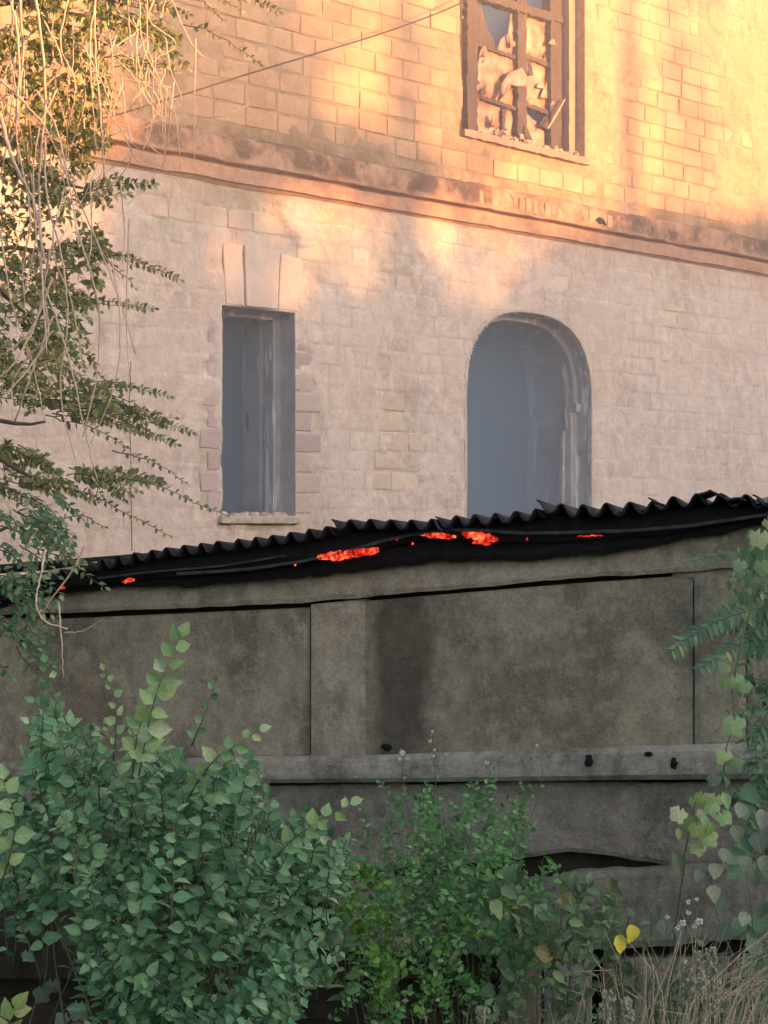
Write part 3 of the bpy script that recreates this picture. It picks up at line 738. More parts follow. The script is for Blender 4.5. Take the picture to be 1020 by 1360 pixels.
LB = [(-400, 1042), (0, 1040), (330, 1041), (600, 1039), (920, 1036), (1500, 1030)]
slab('wall_panel', up(GRV, 7), up(LT, 4), -400, 411, .0, -.12, M['concrete'], .010, seed=2)
slab('pilaster', up(GRV, 3), up(LT, 4), 413, 485, .010, -.12, M['concrete_band'], .010, seed=3, rnd=.004)
slab('wall_panel', up(GRV, 6), up(LT, 4), 485.5, 920.3, .006, -.12, M['concrete_stained'], .013, seed=4, rnd=.003)
slab('pilaster', up(GRV, 2), up(LT, 4), 922, 990, .024, -.12, M['concrete'], .010, seed=5)
slab('wall_panel', up(GRV, 2), up(LT, 4), 992, 1500, .0, -.12, M['concrete'], .010, seed=6)
slab('ledge', LT, LB, -400, 1500, .075, -.12, M['concrete_ledge'], .010, seed=7, rnd=.03)
# groove strip under the frieze, right part filled up
slab('groove_filler', up(GRV, -3), up(GRV, 13), 892, 1500, .012, -.05, M['concrete'], .006, seed=8)
slab('lower_panel', up(LB, 2), [(-400, 1160), (300, 1160), (500, 1156), (650, 1147), (760, 1132), (830, 1142), (900, 1150), (1500, 1150)], -400, 1500, -.04, -.2, M['concrete_dark'], .02, seed=9, ragged=.03)
slab('lower_slab', [(430, 1176), (480, 1170), (600, 1166), (690, 1172), (760, 1160), (860, 1152), (950, 1148), (1500, 1160)], [(430, 1262), (480, 1262), (700, 1268), (960, 1250), (1500, 1262)], 440, 1500, .03, -.08, M['concrete_grey'], .02, seed=10, ragged=.035)
slab('wall_core', up(GRV, -25), [(-400, 1300), (1500, 1300)], -400, 1500, -.125, -.24, M['soil'], .01, res=.12, seed=15)
slab('dark_backing', [(-400, 1150), (1500, 1140)], [(-400, 1420), (1500, 1420)], -400, 1500, -.26, -.5, M['soil'], .03, seed=11)  # deep backing slab, dark soil colour put in for the hollow's shade
slab('lower_slab', [(-400, 1275), (620, 1275), (1500, 1268)], [(-400, 1420), (1500, 1420)], 800, 1500, -.02, -.14, M['concrete_grey'], .02, seed=12, ragged=.03)
for (px, py, rw, rh) in ((510, 994, .034, .022), (783, 1010, .024, .034), (896, 1013, .02, .03), (862, 1001, .025, .014)):
    mb = MB(); x, z = FL(px, py, .06); mb.lump((x, -.078 if py > 995 else -.012, z), (rw, .012, rh), px, .35, (10, 6)); add('knock_hole_dark', mb.mesh('knock_hole_dark', M['char']), fence)  # black lumps, the dark inside the holes put into their colour
# timber uprights shoring the foot of the wall: things of their own
shore = slab('timber_post', [(600, 1243), (800, 1236)], [(600, 1420), (800, 1420)], 664, 716, .16, .06, M['timber_brown'], .006, seed=13)
for nm, lab, args in (('timber_post', 'short brown timber post standing upright against the wall foot, left of the grey plank', None),):
    shore['label'] = lab; shore['category'] = 'post'; shore.parent = None; shore.location = fence.location; shore.rotation_euler = (0, 0, FA)
shore2 = slab('timber_plank', [(700, 1228), (760, 1232), (790, 1290), (800, 1290)], [(700, 1420), (800, 1420)], 722, 784, .12, .07, M['timber'], .008, seed=14, ragged=.02)
shore2['label'] = 'grey weathered plank with a split top standing by the wall below the yellow leaves'; shore2['category'] = 'plank'
shore2.parent = None; shore2.location = fence.location; shore2.rotation_euler = (0, 0, FA)

# ------------------------------------------------------------------ shed roof on the wall, smouldering
roof = thing('shed_roof', 'black charred roof of corrugated cement sheets with glowing embers along its burning eaves', 'roof', (0, 11.6, 0), FA)
def sheet(px0, px1, edge, pitch, amp, off, seed, name='roof_sheet', back=2.5, slope=.06, tilt=0):
    xa = FL(px0, 700, off)[0]; xb = FL(px1, 700, off)[0]; ef = line(edge, off)
    n = int((xb-xa)/pitch*10); xs = np.linspace(xa, xb, n+1); ds = np.array([0, .15, .4, .8, 1.3, 1.9, back])
    XX, DD = np.meshgrid(xs, ds)
    w = np.cos((XX-xa)/pitch*2*np.pi); w = np.sign(w)*np.abs(w)**.8
    Z = ef(XX) + amp*w*(1+.25*(vnoise(XX*5, DD*0, seed)-.5)) - slope*DD + (fbm(XX*1.5, DD*.8, 3, seed)-.5)*.04
    Yv = -off + DD + (vnoise(XX*11, DD*0, seed+3)-.5)*.05*(DD < .01)
    idx = np.arange(XX.size).reshape(XX.shape); F = np.stack([idx[:-1, :-1], idx[:-1, 1:], idx[1:, 1:], idx[1:, :-1]], -1).reshape(-1, 4)
    o = add(name, mk_mesh(name, np.stack([XX, Yv, Z], -1).reshape(-1, 3), F, True, M['slate']), roof)
    m = o.modifiers.new('thick', 'SOLIDIFY'); m.thickness = .009; m.offset = -1; return o
sheet(-260, 120, [(-260, 800), (0, 775), (120, 752)], .112, .029, .27, 1)
sheet(113, 300, [(110, 752), (240, 730), (300, 723)], .108, .030, .29, 2)
sheet(292, 446, [(292, 724), (380, 714), (446, 702)], .112, .030, .30, 3)
sheet(440, 585, [(440, 694), (580, 693)], .120, .030, .33, 4)
sheet(578, 722, [(578, 693), (722, 682)], .118, .030, .30, 5)
sheet(714, 870, [(714, 668), (760, 676), (870, 670)], .130, .032, .33, 6)
sheet(862, 1010, [(862, 671), (940, 662), (1010, 666)], .132, .032, .30, 7)
sheet(1000, 1400, [(1000, 664), (1100, 655), (1400, 640)], .132, .032, .33, 8)
# lifted broken lip of sheet
mb = MB(); 
lip = add('sheet_fragment', None, roof) if False else None
x0, z0 = FL(928, 655, .35); x1, z1 = FL(990, 664, .35)
V = []; F = []
for i in range(9):
    for j in range(3): V.append((x0+(x1-x0)*i/8, -.36+j*.12, z0+(z1-z0)*i/8+.012*math.sin(i*1.1)+.02*(i in (2, 3, 4))-.01*j))
for i in range(8):
    for j in range(2): F.append((i*3+j, i*3+j+3, i*3+j+4, i*3+j+1))
o = add('sheet_fragment', mk_mesh('sheet_fragment', V, F, False, M['slate']), roof); m = o.modifiers.new('t', 'SOLIDIFY'); m.thickness = .01
EDGE = [(-260, 800), (0, 778), (120, 758), (300, 732), (440, 712), (580, 702), (720, 694), (870, 680), (1010, 672), (1400, 650)]
MIDL = [(-260, 830), (0, 800), (120, 776), (240, 766), (380, 752), (440, 742), (560, 718), (700, 722), (860, 714), (940, 700), (1020, 684), (1400, 660)]
TOPB = [(-260, 850), (0, 806), (120, 782), (240, 779), (380, 768), (440, 760), (560, 750), (700, 742), (860, 728), (940, 712), (1020, 698), (1400, 670)]
slab('charred_board', up(EDGE, -4), up(MIDL, -2), -260, 640, .20, .15, M['char'], .012, roof, seed=21, ragged=.02)
slab('charred_board', up(EDGE, -4), up(MIDL, -2), 643, 1400, .19, .14, M['char'], .012, roof, seed=22, ragged=.02)
beam = slab('charred_beam', up(EDGE, -2), TOPB, -260, 1400, .13, .02, M['char'], .014, roof, seed=23, ragged=.045)
slab('charred_soffit', [(-260, 770), (1400, 640)], [(-260, 780), (1400, 660)], -260, 1400, -.3, -.6, M['char'], .01, roof, res=.1, seed=24)
# pale ash line: sprung batten, bent along the eaves
def batten(pts, off, r, name='batten', mat='ash'):
    P = []
    for a, b in pts:
        x, z = FL(a, b, off); P.append((x, -off, z))
    mb = MB(); mb.tube(wob(P, 6, .002, 3), r, 5); return add(name, mb.mesh(name, M[mat]), roof)
batten([(235, 762), (330, 756), (430, 740), (520, 716), (600, 704), (700, 708), (800, 706), (900, 700), (960, 692), (1040, 680)], .225, .010)
batten([(130, 768), (200, 760), (290, 752), (380, 738)], .22, .007)
# embers
def ember_rod(px0, px1, py0, py1, off, seed, r):
    rn = random.Random(seed); P = []; RR = []
    for k in range(15):
        t = k/14; x, z = FL(px0+(px1-px0)*t, py0+(py1-py0)*t+rn.uniform(-1, 1), off); P.append((x, -off-rn.uniform(0, .008), z))
        RR.append(max(.004, r*(math.sin(math.pi*min(max(t, .03), .97))**.35)*rn.uniform(.72, 1.15)))
    mb = MB(); mb.tube(P, RR, 9); return add('ember', mb.mesh('ember', M['ember'], True), beam)
def ember(px0, px1, py0, py1, off, n, seed, big=1.0):
    rn = random.Random(seed); mb = MB()
    for k in range(n):
        t = (k+.5)/n; px = px0+(px1-px0)*t+rn.uniform(-3, 3); py = py0+(py1-py0)*t+rn.uniform(-2, 2)
        x, z = FL(px, py, off); s = .5+.8*math.sin(math.pi*min(max(t, .12), .88))*rn.uniform(.7, 1.1)
        mb.lump((x, -off, z), ((px1-px0)/n/224*.75, .018, .030*big*s), seed*50+k, .35, (8, 6))
    return add('ember', mb.mesh('ember', M['ember']), beam)
ember_rod(422, 503, 741, 731, .215, 1, .031)
ember_rod(438, 455, 742, 736, .232, 2, .024)
ember_rod(558, 606, 710, 713, .215, 3, .017)
ember_rod(614, 662, 709, 716, .215, 4, .026)
ember_rod(628, 652, 720, 722, .205, 5, .012)
ember_rod(768, 800, 712, 711, .205, 6, .0035)
ember_rod(164, 179, 773, 769, .215, 8, .013)
ember_rod(78, 86, 781, 780, .215, 9, .010)
for k, (a, b) in enumerate(((527, 716), (548, 722), (700, 716), (392, 750))):
    x, z = FL(a, b, .215); mb = MB(); mb.lump((x, -.215, z), (.007, .007, .009), k); add('ember', mb.mesh('ember', M['ember']), beam)

# ================================================================== PLANTS
def leaf_variant(kind, seed, mat):
    rn = random.Random(seed); V = []; UV = []; F = []
    if kind == 'lobed':                                     # maple-like: centre fan
        n = 25; V.append((0, .42, .02)); UV.append((.5, .42))
        for k in range(n):
            a = -math.pi/2 + 2*math.pi*(k+.5)/n + math.pi/n
            th = 2*math.pi*(k)/n
            lobes = .36+.20*abs(math.cos(2.5*(th)))**.8
            r_ = lobes*rn.uniform(.9, 1.08)
            if k == 0: r_ = .16
            x = r_*math.sin(th); y = .42-r_*math.cos(th); V.append((x, y, -.10*r_*r_*4+rn.uniform(-.03, .03))); UV.append((.5+x, y))
        for k in range(n): F.append((0, 1+k, 1+(k+1) % n))
    else:
        st = {'ovate': [(0, .0), (.10, .15), (.27, .275), (.46, .30), (.66, .22), (.84, .09), (1, 0)],
              'round': [(0, .02), (.10, .22), (.28, .36), (.48, .37), (.68, .27), (.86, .11), (1, 0)],
              'heart': [(-.06, .16), (.04, .36), (.25, .46), (.5, .40), (.74, .24), (.9, .09), (1, 0)],
              'lance': [(0, .0), (.12, .09), (.3, .15), (.5, .16), (.72, .12), (.88, .06), (1, 0)]}[kind]
        fold = rn.uniform(.05, .7); curl = rn.uniform(-.2, .75); side = rn.uniform(-.12, .12)
        for i, (t, w) in enumerate(st):
            zc = -curl*t*t*.6; w2 = w*rn.uniform(.82, 1.1)
            wa = w*fold+rn.uniform(-.02, .02); xs = side*t*t
            V += [(xs-w2, t+(.04 if w > .2 else 0), zc+wa), (xs, t, zc), (xs+w2, t+rn.uniform(-.02, .02), zc+w*fold+rn.uniform(-.02, .02))]
            UV += [(.5-w, t), (.5, t), (.5+w, t)]
        for i in range(len(st)-1):
            b = i*3; F += [(b, b+1, b+4, b+3), (b+1, b+2, b+5, b+4)]
    return dict(v=np.array(V), f=F, uv=np.array(UV), mesh=mk_mesh('leaf', V, F, True, mat, {'tint': [rn.random()]*len(V)}, UV))
VAR = {}
def variants(kind, matk, n=7):
    k = (kind, matk)
    if k not in VAR: VAR[k] = [leaf_variant(kind, 100+i*7, M[matk]) for i in range(n)]
    return VAR[k]
CAMV = Vector((0, 0, EYE))
def basis(d, nrm):
    y = d.normalized(); z = (nrm - y*nrm.dot(y))
    z = z.normalized() if z.length > .01 else y.orthogonal().normalized()
    x = y.cross(z); return x, y, z
class Plant:
    def __init__(s, name, label, cat, base, group=None):
        s.root = thing(name, label, cat, base, 0, group); s.base = Vector(base); s.leaves = []; s.st = MB(); s.inv = s.base
    def leaf(s, pos, d, nrm, size, kind='ovate', mat='leaf_big'): s.leaves.append((Vector(pos), Vector(d), Vector(nrm), size, kind, mat))
    def stem(s, pts, r0, r1=None, n=5):
        r1 = r0*.4 if r1 is None else r1; N = len(pts); pts = [Vector(p)-s.base for p in pts]
        s.st.tube(pts, [r0+(r1-r0)*i/(N-1) for i in range(N)], n)
    def finish(s, nobj=290, stem_mat='stem', stem_name='stem'):
        if s.st.v: add(stem_name, s.st.mesh(stem_name, M[stem_mat], True), s.root)
        def score(L):
            q = to_px(L[0]); infr = -15 < q[0] < 1035 and -15 < q[1] < 1375
            return -(L[3]/L[0].y**2) if infr else 1
        s.leaves = sorted(s.leaves, key=score)
        rest = {}
        for i, (p, d, nr, sz, kind, mat) in enumerate(s.leaves):
            x, y, z = basis(d, nr); vr = random.choice(variants(kind, mat))
            if mat in ('leaf_big', 'leaf_small', 'leaf_weed', 'leaf_frond') and i % 67 == 5: vr = random.choice(variants(kind, 'leaf_dry'))
            if i < nobj and score((p, d, nr, sz)) < 0:
                o = bpy.data.objects.new('leaf', vr['mesh']); COL.objects.link(o); o.parent = s.root
                mt = Matrix((x*sz, y*sz, z*sz)).transposed().to_4x4(); mt.translation = p-s.base; o.matrix_basis = mt
            else: rest.setdefault(mat, []).append((vr, x, y, z, p-s.base, sz))
        first = True
        if rest:
            V = []; F = []; UV = []; T = []; MI = []; b = 0; mats = list(rest)
            for mi, mk in enumerate(mats):
                for (vr, x, y, z, p, sz) in rest[mk]:
                    A = np.array([x, y, z])*sz; V.append(vr['v'] @ A + np.array(p)); UV.append(vr['uv']); T += [random.random()]*len(vr['v'])
                    F += [tuple(b+i for i in f) for f in vr['f']]; MI += [mi]*len(vr['f']); b += len(vr['v'])
            m = mk_mesh('foliage', np.concatenate(V), F, True, None, {'tint': T}, np.concatenate(UV))
            for mk in mats: m.materials.append(M[mk])
            m.polygons.foreach_set('material_index', MI)
            add('foliage', m, s.root, kind='stuff')
        return s.root
def rv(a=1): return Vector((random.uniform(-a, a), random.uniform(-a, a), random.uniform(-a, a)))
def shoot(P, pts, size, n, kind, mat, taper=.55, spread=.9, r=.004, face=.6, both=False, droop=.25, wobble=.01):
    """a leafy twig through 3-D points, leaves alternate on both sides and turn to the light"""
    path = wob(pts, 5, wobble, random.randint(0, 9999)); P.stem(path, r, r*.4, 4)
    N = len(path)
    for k in range(n):
        t = .12+.88*(k+random.random()*.5)/n; i = min(int(t*(N-1)), N-2); f = t*(N-1)-i
        p = path[i].lerp(path[i+1], min(f, 1)); tan = (path[i+1]-path[i]).normalized()
        tocam = (CAMV-p).normalized(); side = tan.cross(tocam).normalized()*(1 if k % 2 else -1)
        d = side*spread + tan*random.uniform(.35, .8) + rv(.3) + Vector((0, 0, -droop))
        nrm = tocam*face + Vector((0, 0, 1))*(1.1-face) + rv(.6)
        sz = size*(1-(1-taper)*t)*random.uniform(.75, 1.15)
        P.leaf(p, d, nrm, sz, kind, mat)
        if both: P.leaf(p, -side*spread + tan*.5 + rv(.3), nrm+rv(.3), sz, kind, mat)
    P.leaf(path[-1], (path[-1]-path[-2]), (CAMV-path[-1]).normalized()+Vector((0, 0, .5)), size*taper, kind, mat)
def inpoly(x, y, poly):
    c = False; j = len(poly)-1
    for i in range(len(poly)):
        if (poly[i][1] > y) != (poly[j][1] > y) and x < (poly[j][0]-poly[i][0])*(y-poly[i][1])/(poly[j][1]-poly[i][1])+poly[i][0]: c = not c
        j = i
    return c

# ---- big broad-leaved shrub, bottom left
SH = Plant('broad_leaved_shrub', 'large bushy shrub with broad oval leaves and one tall pale shoot, lower left', 'shrub', (-.95, 8.5, 0))
poly = [(-40, 1040), (20, 1020), (45, 930), (75, 905), (110, 960), (140, 960), (165, 985), (200, 950), (240, 1000), (300, 1000), (350, 1000), (345, 1050), (400, 1060), (470, 1075), (470, 1110), (440, 1160), (460, 1210), (470, 1270), (425, 1290), (400, 1400), (120, 1400), (110, 1270), (95, 1190), (-40, 1170)]
hub = px_at(235, 1420, 8.6)
cnt = 0
while cnt < 400:
    x = random.uniform(-40, 475); y = random.uniform(900, 1390)
    if not inpoly(x, y, poly): continue
    if 270 < x < 330 and 1270 < y < 1310 and random.random() < .8: continue
    cnt += 1
    Y = random.uniform(7.9, 9.2); tip = px_at(x, y, Y)
    dirv = Vector((tip.x-hub.x, random.uniform(-.5, .1), tip.z-hub.z+.35)).normalized()
    dirv = (dirv + Vector((random.uniform(-.7, .7), random.uniform(-.8, .1), random.uniform(-.3, .3)))).normalized()
    L = random.uniform(.25, .5); a = tip-dirv*L+Vector((0, 0, -.05)); mid = (a+tip)/2+Vector((0, 0, .04))
    shoot(SH, [a, mid, tip], random.uniform(.062, .10), random.randint(10, 15), 'ovate' if random.random() < .6 else 'round', 'leaf_big', .6, droop=.3, face=.45)
for k in range(26):   # inner branches
    a = Vector((-.95+random.uniform(-.25, .25), 8.6+random.uniform(-.3, .3), 0)); x, y = random.uniform(40, 440), random.uniform(1000, 1250); tip = px_at(x, y, random.uniform(8.7, 9.2))
    SH.stem(wob([a, a.lerp(tip, .5)+rv(.12)+Vector((0, 0, .1)), tip], 5, .008, k), .012, .002, 5)
def feat(pts, Y, size, n, mat, taper=.55, kind='round', **k):
    shoot(SH, [px_at(a, b, Y+dy) for (a, b, dy) in pts], size, n, kind, mat, taper, face=1.2, droop=0, wobble=.003, **k)
feat([(185, 1030, .1), (205, 930, 0), (240, 845, 0)], 7.9, .112, 15, 'leaf_pale', .6, kind='round')
feat([(175, 1060, .2), (180, 990, 0), (200, 925, 0)], 7.95, .10, 10, 'leaf_pale', .6)
feat([(250, 1060, .2), (285, 1010, 0), (345, 970, 0)], 8.0, .085, 10, 'leaf_pale', .6)
feat([(150, 1010, .1), (155, 940, 0), (138, 890, 0)], 7.9, .055, 9, 'leaf_pale', .6)
feat([(365, 1140, .2), (400, 1105, 0), (465, 1068, 0)], 7.8, .08, 11, 'leaf_pale', .7)
feat([(0, 1180, .2), (20, 1100, 0), (5, 1035, 0)], 7.7, .095, 9, 'leaf_pale', .7)
feat([(60, 1010, .2), (75, 950, 0), (60, 880, 0)], 8.1, .07, 11, 'leaf_big', .6)
feat([(300, 1090, .1), (320, 1060, 0), (330, 1010, 0)], 7.9, .08, 8, 'leaf_big', .6)
feat([(255, 990, .1), (272, 950, 0), (285, 905, 0)], 8.2, .05, 7, 'leaf_big', .6)
feat([(-20, 1400, .2), (5, 1370, 0), (20, 1340, 0)], 7.4, .10, 6, 'leaf_lime', .8)
SH.finish(290)
# leaves of an ivy in the dark gap at the lower left
IV = Plant('shade_ivy', 'few pale lobed leaves of ivy hanging in the dark hollow at the bottom left', 'ivy', (-1.9, 9.3, 0))
for (x, y, s) in ((20, 1170, .09), (40, 1178, .08), (92, 1225, .10), (70, 1300, .06), (55, 1310, .07), (36, 1262, .05), (10, 1180, .08), (105, 1330, .08), (85, 1345, .06), (130, 1300, .08)):
    p = px_at(x, y, 9.2+random.uniform(-.2, .2)); IV.leaf(p, Vector((random.uniform(-.4, .4), -.3, -1)), Vector((0, -1, .5))+rv(.3), s*1.2, 'lobed', 'leaf_vine')
IV.stem(wob([(-1.9, 9.3, 0), px_at(50, 1330, 9.3), px_at(60, 1240, 9.3), px_at(10, 1170, 9.3)], 5, .01), .006)
IV.stem(wob([(-1.9, 9.3, 0), px_at(80, 1330, 9.3), px_at(95, 1225, 9.25)], 5, .01), .005)
IV.finish(20)

# ---- small-leaved shrub in the middle
SM = Plant('small_leaved_shrub', 'small-leaved green shrub with thin upright twigs in front of the ledge at the centre', 'shrub', (.40, 10.2, 0))
tips = []
for k in range(150):
    if k < 75: x, y = random.gauss(575, 45), random.uniform(1035, 1200)
    elif k < 100: x, y = random.gauss(678, 24), random.uniform(1060, 1180)
    else: x, y = random.uniform(490, 750), random.uniform(1150, 1300)
    Y = random.uniform(9.6, 10.5); tip = px_at(x, y, Y); a = tip+Vector((random.uniform(-.12, .12)+(600-x)/1500, random.uniform(-.1, .1), -random.uniform(.22, .42)))
    shoot(SM, [a, (a+tip)/2+rv(.03), tip], random.uniform(.040, .060), random.randint(11, 16), 'ovate', 'leaf_small', .65, r=.0022, droop=.1, face=.5)
for k in range(14):
    a = Vector((.40+random.uniform(-.2, .3), 10.2, 0)); tip = px_at(random.uniform(510, 700), random.uniform(1080, 1180), 10.1)
    SM.stem(wob([a, a.lerp(tip, .5)+rv(.08), tip], 5, .006, k), .009, .002, 4)
for (pts, n, s) in (([(575, 1060), (578, 1010), (574, 968)], 9, .026), ([(540, 1060), (536, 1020), (534, 998)], 6, .028), ([(640, 1060), (648, 1040), (660, 1015)], 7, .030), ([(690, 1080), (700, 1040), (712, 990)], 8, .026),
                    ([(690, 1100), (700, 1060), (718, 1045)], 9, .036), ([(500, 1150), (490, 1110), (480, 1070)], 9, .034), ([(520, 1100), (515, 1060), (505, 1040)], 7, .03)):
    shoot(SM, [px_at(a, b, 10.0) for a, b in pts], s, n, 'ovate', 'leaf_small', .7, r=.0018, face=.6, droop=0)
SM.finish(290)
def flower(P, c, s, mat='petal', n=5):
    mb = MB()
    for k in range(n):
        a = 2*math.pi*k/n+random.random(); mb.lump((c.x-P.x+math.cos(a)*s*.5, c.y-P.y-s*.2, c.z-P.z+math.sin(a)*s*.5), (s*.42, s*.25, s*.42), k, .2, (6, 4))
    return mb
BF = Plant('pink_flower_sprig', 'thin sprigs topped with tiny pinkish white flowers against the pale ledge', 'flower', (.42, 9.95, 0))
for (x, y, s, mt) in ((574, 972, .010, 'petal'), (571, 984, .011, 'petal'), (577, 996, .010, 'petal'), (534, 1000, .018, 'petal_pink'), (531, 1008, .012, 'petal'), (541, 1008, .010, 'petal'), (646, 1013, .014, 'petal'), (713, 990, .010, 'petal'), (576, 1004, .008, 'petal')):
    c = px_at(x, y, 9.93); add('blossom', flower(BF.base, c, s, mt).mesh('blossom', M[mt], True), BF.root)
for a, b in ((574, 972), (534, 1000), (646, 1013), (713, 990)): BF.stem(wob([(.42, 9.95, 0), px_at(a*.5+310, 1200, 9.95), px_at(a+4, b+60, 9.95), px_at(a, b, 9.94)], 5, .004), .004, .0012, 4)
BF.finish(0)
# ---- bright green creeper
CR = Plant('bright_creeper', 'vivid light green low creeper growing between the big shrub and the small-leaved shrub', 'creeper', (.05, 9.4, 0))
for k in range(62):
    x = random.gauss(505, 38) if k < 45 else random.uniform(430, 640); y = random.uniform(1190, 1325) if k < 50 else random.uniform(1120, 1200)
    if k >= 50: x = random.gauss(465, 12)
    tip = px_at(x, y, random.uniform(9.0, 9.6)); a = tip+Vector((random.uniform(-.15, .15), .05, -random.uniform(.08, .2)))
    shoot(CR, [a, (a+tip)/2+rv(.02), tip+rv(.03)], random.uniform(.036, .052), 10, 'ovate', 'leaf_bright' if random.random() < .75 else 'leaf_small', .8, r=.002, face=.7)
for k in range(8): CR.stem(wob([(.05+k*.03, 9.4, 0), px_at(470+k*8, 1330, 9.4), px_at(455+k*10, 1200, 9.35)], 5, .01, k), .005, .002, 4)
CR.finish(290)
# ---- broad-leaved weeds right of centre with two yellow leaves
BW = Plant('broad_leaved_weed', 'dull green broad-leaved weed right of the centre shrub with two bright yellow leaves', 'weed', (.95, 9.7, 0))
for k in range(60):
    x = random.gauss(770, 60); y = random.uniform(1160, 1330)
    if x < 640 or x > 890 or (y > 1245 and x > 790 and random.random() < .7): continue
    tip = px_at(x, y, random.uniform(9.4, 10.1)); a = tip+Vector((random.uniform(-.15, .15), .05, -random.uniform(.12, .25)))
    shoot(BW, [a, (a+tip)/2, tip], random.uniform(.07, .105), 4, 'ovate' if k % 3 else 'heart', 'leaf_weed', .8, r=.003, face=.6, droop=.45)
for (x, y, d) in ((823, 1258, (.3, -.1, -1)), (842, 1244, (-.1, -.2, -1))):
    BW.leaf(px_at(x-3, y-14, 9.2), Vector(d), Vector((.5, -1, .1)), .085, 'heart', 'leaf_yellow')
for k in range(9):
    x = 690+k*22; BW.stem(wob([(.95+(k-4)*.06, 9.7, 0), px_at(x, 1330, 9.7), px_at(x+random.uniform(-20, 20), 1190, 9.6)], 5, .01, k), .006, .002, 4)
BW.finish(200)
# fill of ordinary weeds at the foot
for (nm, lab, cx, cy, sx, sy, Y, n, mt, s, kd, bx) in (
    ('trailing_weed', 'dark green trailing weed spilling over the short brown timber post', 640, 1215, 50, 40, 9.8, 28, 'leaf_small', .06, 'ovate', .55),
    ('sprawling_weed', 'green weed sprawling among the dry grass at the bottom right corner', 930, 1310, 60, 30, 9.5, 36, 'leaf_weed', .06, 'ovate', 1.5),
    ('nettle_clump', 'low dull nettle clump between the timber post and the dry grass at the bottom edge', 770, 1352, 60, 16, 9.6, 20, 'leaf_weed', .055, 'lance', .85)):
    Q = Plant(nm, lab, 'weed', (bx, Y, 0))
    for k in range(n):
        tip = px_at(random.gauss(cx, sx), random.gauss(cy, sy), Y+random.uniform(-.3, .3)); a = tip+Vector((random.uniform(-.12, .12), .05, -random.uniform(.12, .25)))
        shoot(Q, [a, (a+tip)/2, tip], s, 7, kd, mt, .8, r=.002, face=.55, droop=.3)
    Q.finish(200)

# ---- heart-leaved vine lower right and lime-tipped sapling
HV = Plant('heart_leaved_vine', 'climbing vine with large grey-green heart-shaped leaves at the lower right edge', 'vine', (1.75, 9.6, 0))
for (x, y, s) in ((898, 1148, .11), (880, 1235, .105), (908, 1245, .10), (945, 1190, .10), (962, 1205, .10), (950, 1160, .09), (965, 1240, .11), (990, 1150, .09), (975, 1110, .10), (1005, 1120, .11), (1000, 1170, .1), (1015, 1210, .11), (990, 1225, .08),
                  (1000, 1260, .1), (930, 1170, .07), (1015, 1090, .11), (985, 1080, .09), (1010, 1300, .1), (1018, 1150, .12), (962, 1140, .08), (1012, 1340, .1), (925, 1240, .07), (870, 1215, .07)):
    p = px_at(x, y-12, 9.5+random.uniform(-.25, .25)); HV.leaf(p, Vector((random.uniform(-.5, .5), -.4, -1)), Vector((random.uniform(-.4, .4), -1, .6)), s*.85, 'heart', 'leaf_vine')
for k in range(20):
    p = px_at(random.uniform(965, 1040), random.uniform(1040, 1350), 9.9); HV.leaf(p, Vector((random.uniform(-1, 1), -.3, -.6)), Vector((random.uniform(-.5, .5), -1, .8)), .1, 'heart', 'leaf_frond')
for pts in ([(1000, 1350), (960, 1240), (945, 1180), (960, 1110)], [(1010, 1350), (1000, 1230), (985, 1130)], [(930, 1330), (905, 1290), (900, 1235)]):
    HV.stem(wob([(1.75, 9.7, 0)]+[px_at(a, b, 9.6) for a, b in pts], 5, .008), .006, .002, 4)
HV.finish(60)
LS = Plant('pale_sapling', 'slender sapling with bare pale stem and drooping lime-white leaves before the dark wall', 'sapling', (1.45, 9.6, 0))
LS.stem(wob([(1.45, 9.6, 0), px_at(895, 1290, 9.5), px_at(903, 1190, 9.45), px_at(914, 1110, 9.4), px_at(925, 1060, 9.4)], 6, .004), .009, .004, 6)
for (x, y, s, mt) in ((905, 1080, .085, 'leaf_lime'), (915, 1092, .085, 'leaf_lime'), (900, 1108, .06, 'leaf_lime'), (928, 1082, .08, 'leaf_lime'), (920, 1066, .06, 'leaf_lime'), (930, 1125, .08, 'leaf_lime'), (945, 1100, .08, 'leaf_lime'), (935, 1060, .07, 'leaf_lime'), (952, 1062, .09, 'leaf_lime'),
                      (960, 1060, .09, 'leaf_pale'), (948, 1072, .08, 'leaf_pale'), (940, 1110, .09, 'leaf_pale'), (925, 1100, .08, 'leaf_lime'), (958, 1085, .08, 'leaf_pale'), (936, 1090, .07, 'leaf_pale')):
    LS.leaf(px_at(x, y-8, 9.35+random.uniform(-.1, .1)), Vector((random.uniform(-.5, .5), -.4, -1)), Vector((random.uniform(-.3, .3), -1, .5)), s, 'lobed' if random.random() < .5 else 'ovate', mt)
LS.finish(60)
WF = Plant('white_flower_weed', 'thin weed with a few small white flowers just left of the heart-leaved vine', 'flower', (1.5, 9.35, 0))
for (x, y, s) in ((914, 1198, .014), (925, 1194, .012), (914, 1212, .015), (906, 1226, .020), (928, 1224, .022), (886, 1218, .014), (900, 1232, .016), (922, 1230, .014), (910, 1277, .012)):
    c = px_at(x, y, 9.3); add('blossom', flower(WF.base, c, s).mesh('blossom', M['petal'], True), WF.root)
for (x, y) in ((914, 1198), (928, 1224), (886, 1218), (906, 1226)): WF.stem(wob([(1.5, 9.35, 0), px_at(x-25, 1340, 9.35), px_at(x-6, y+50, 9.33), px_at(x, y, 9.31)], 5, .004), .004, .0015, 4)
WF.finish(0)

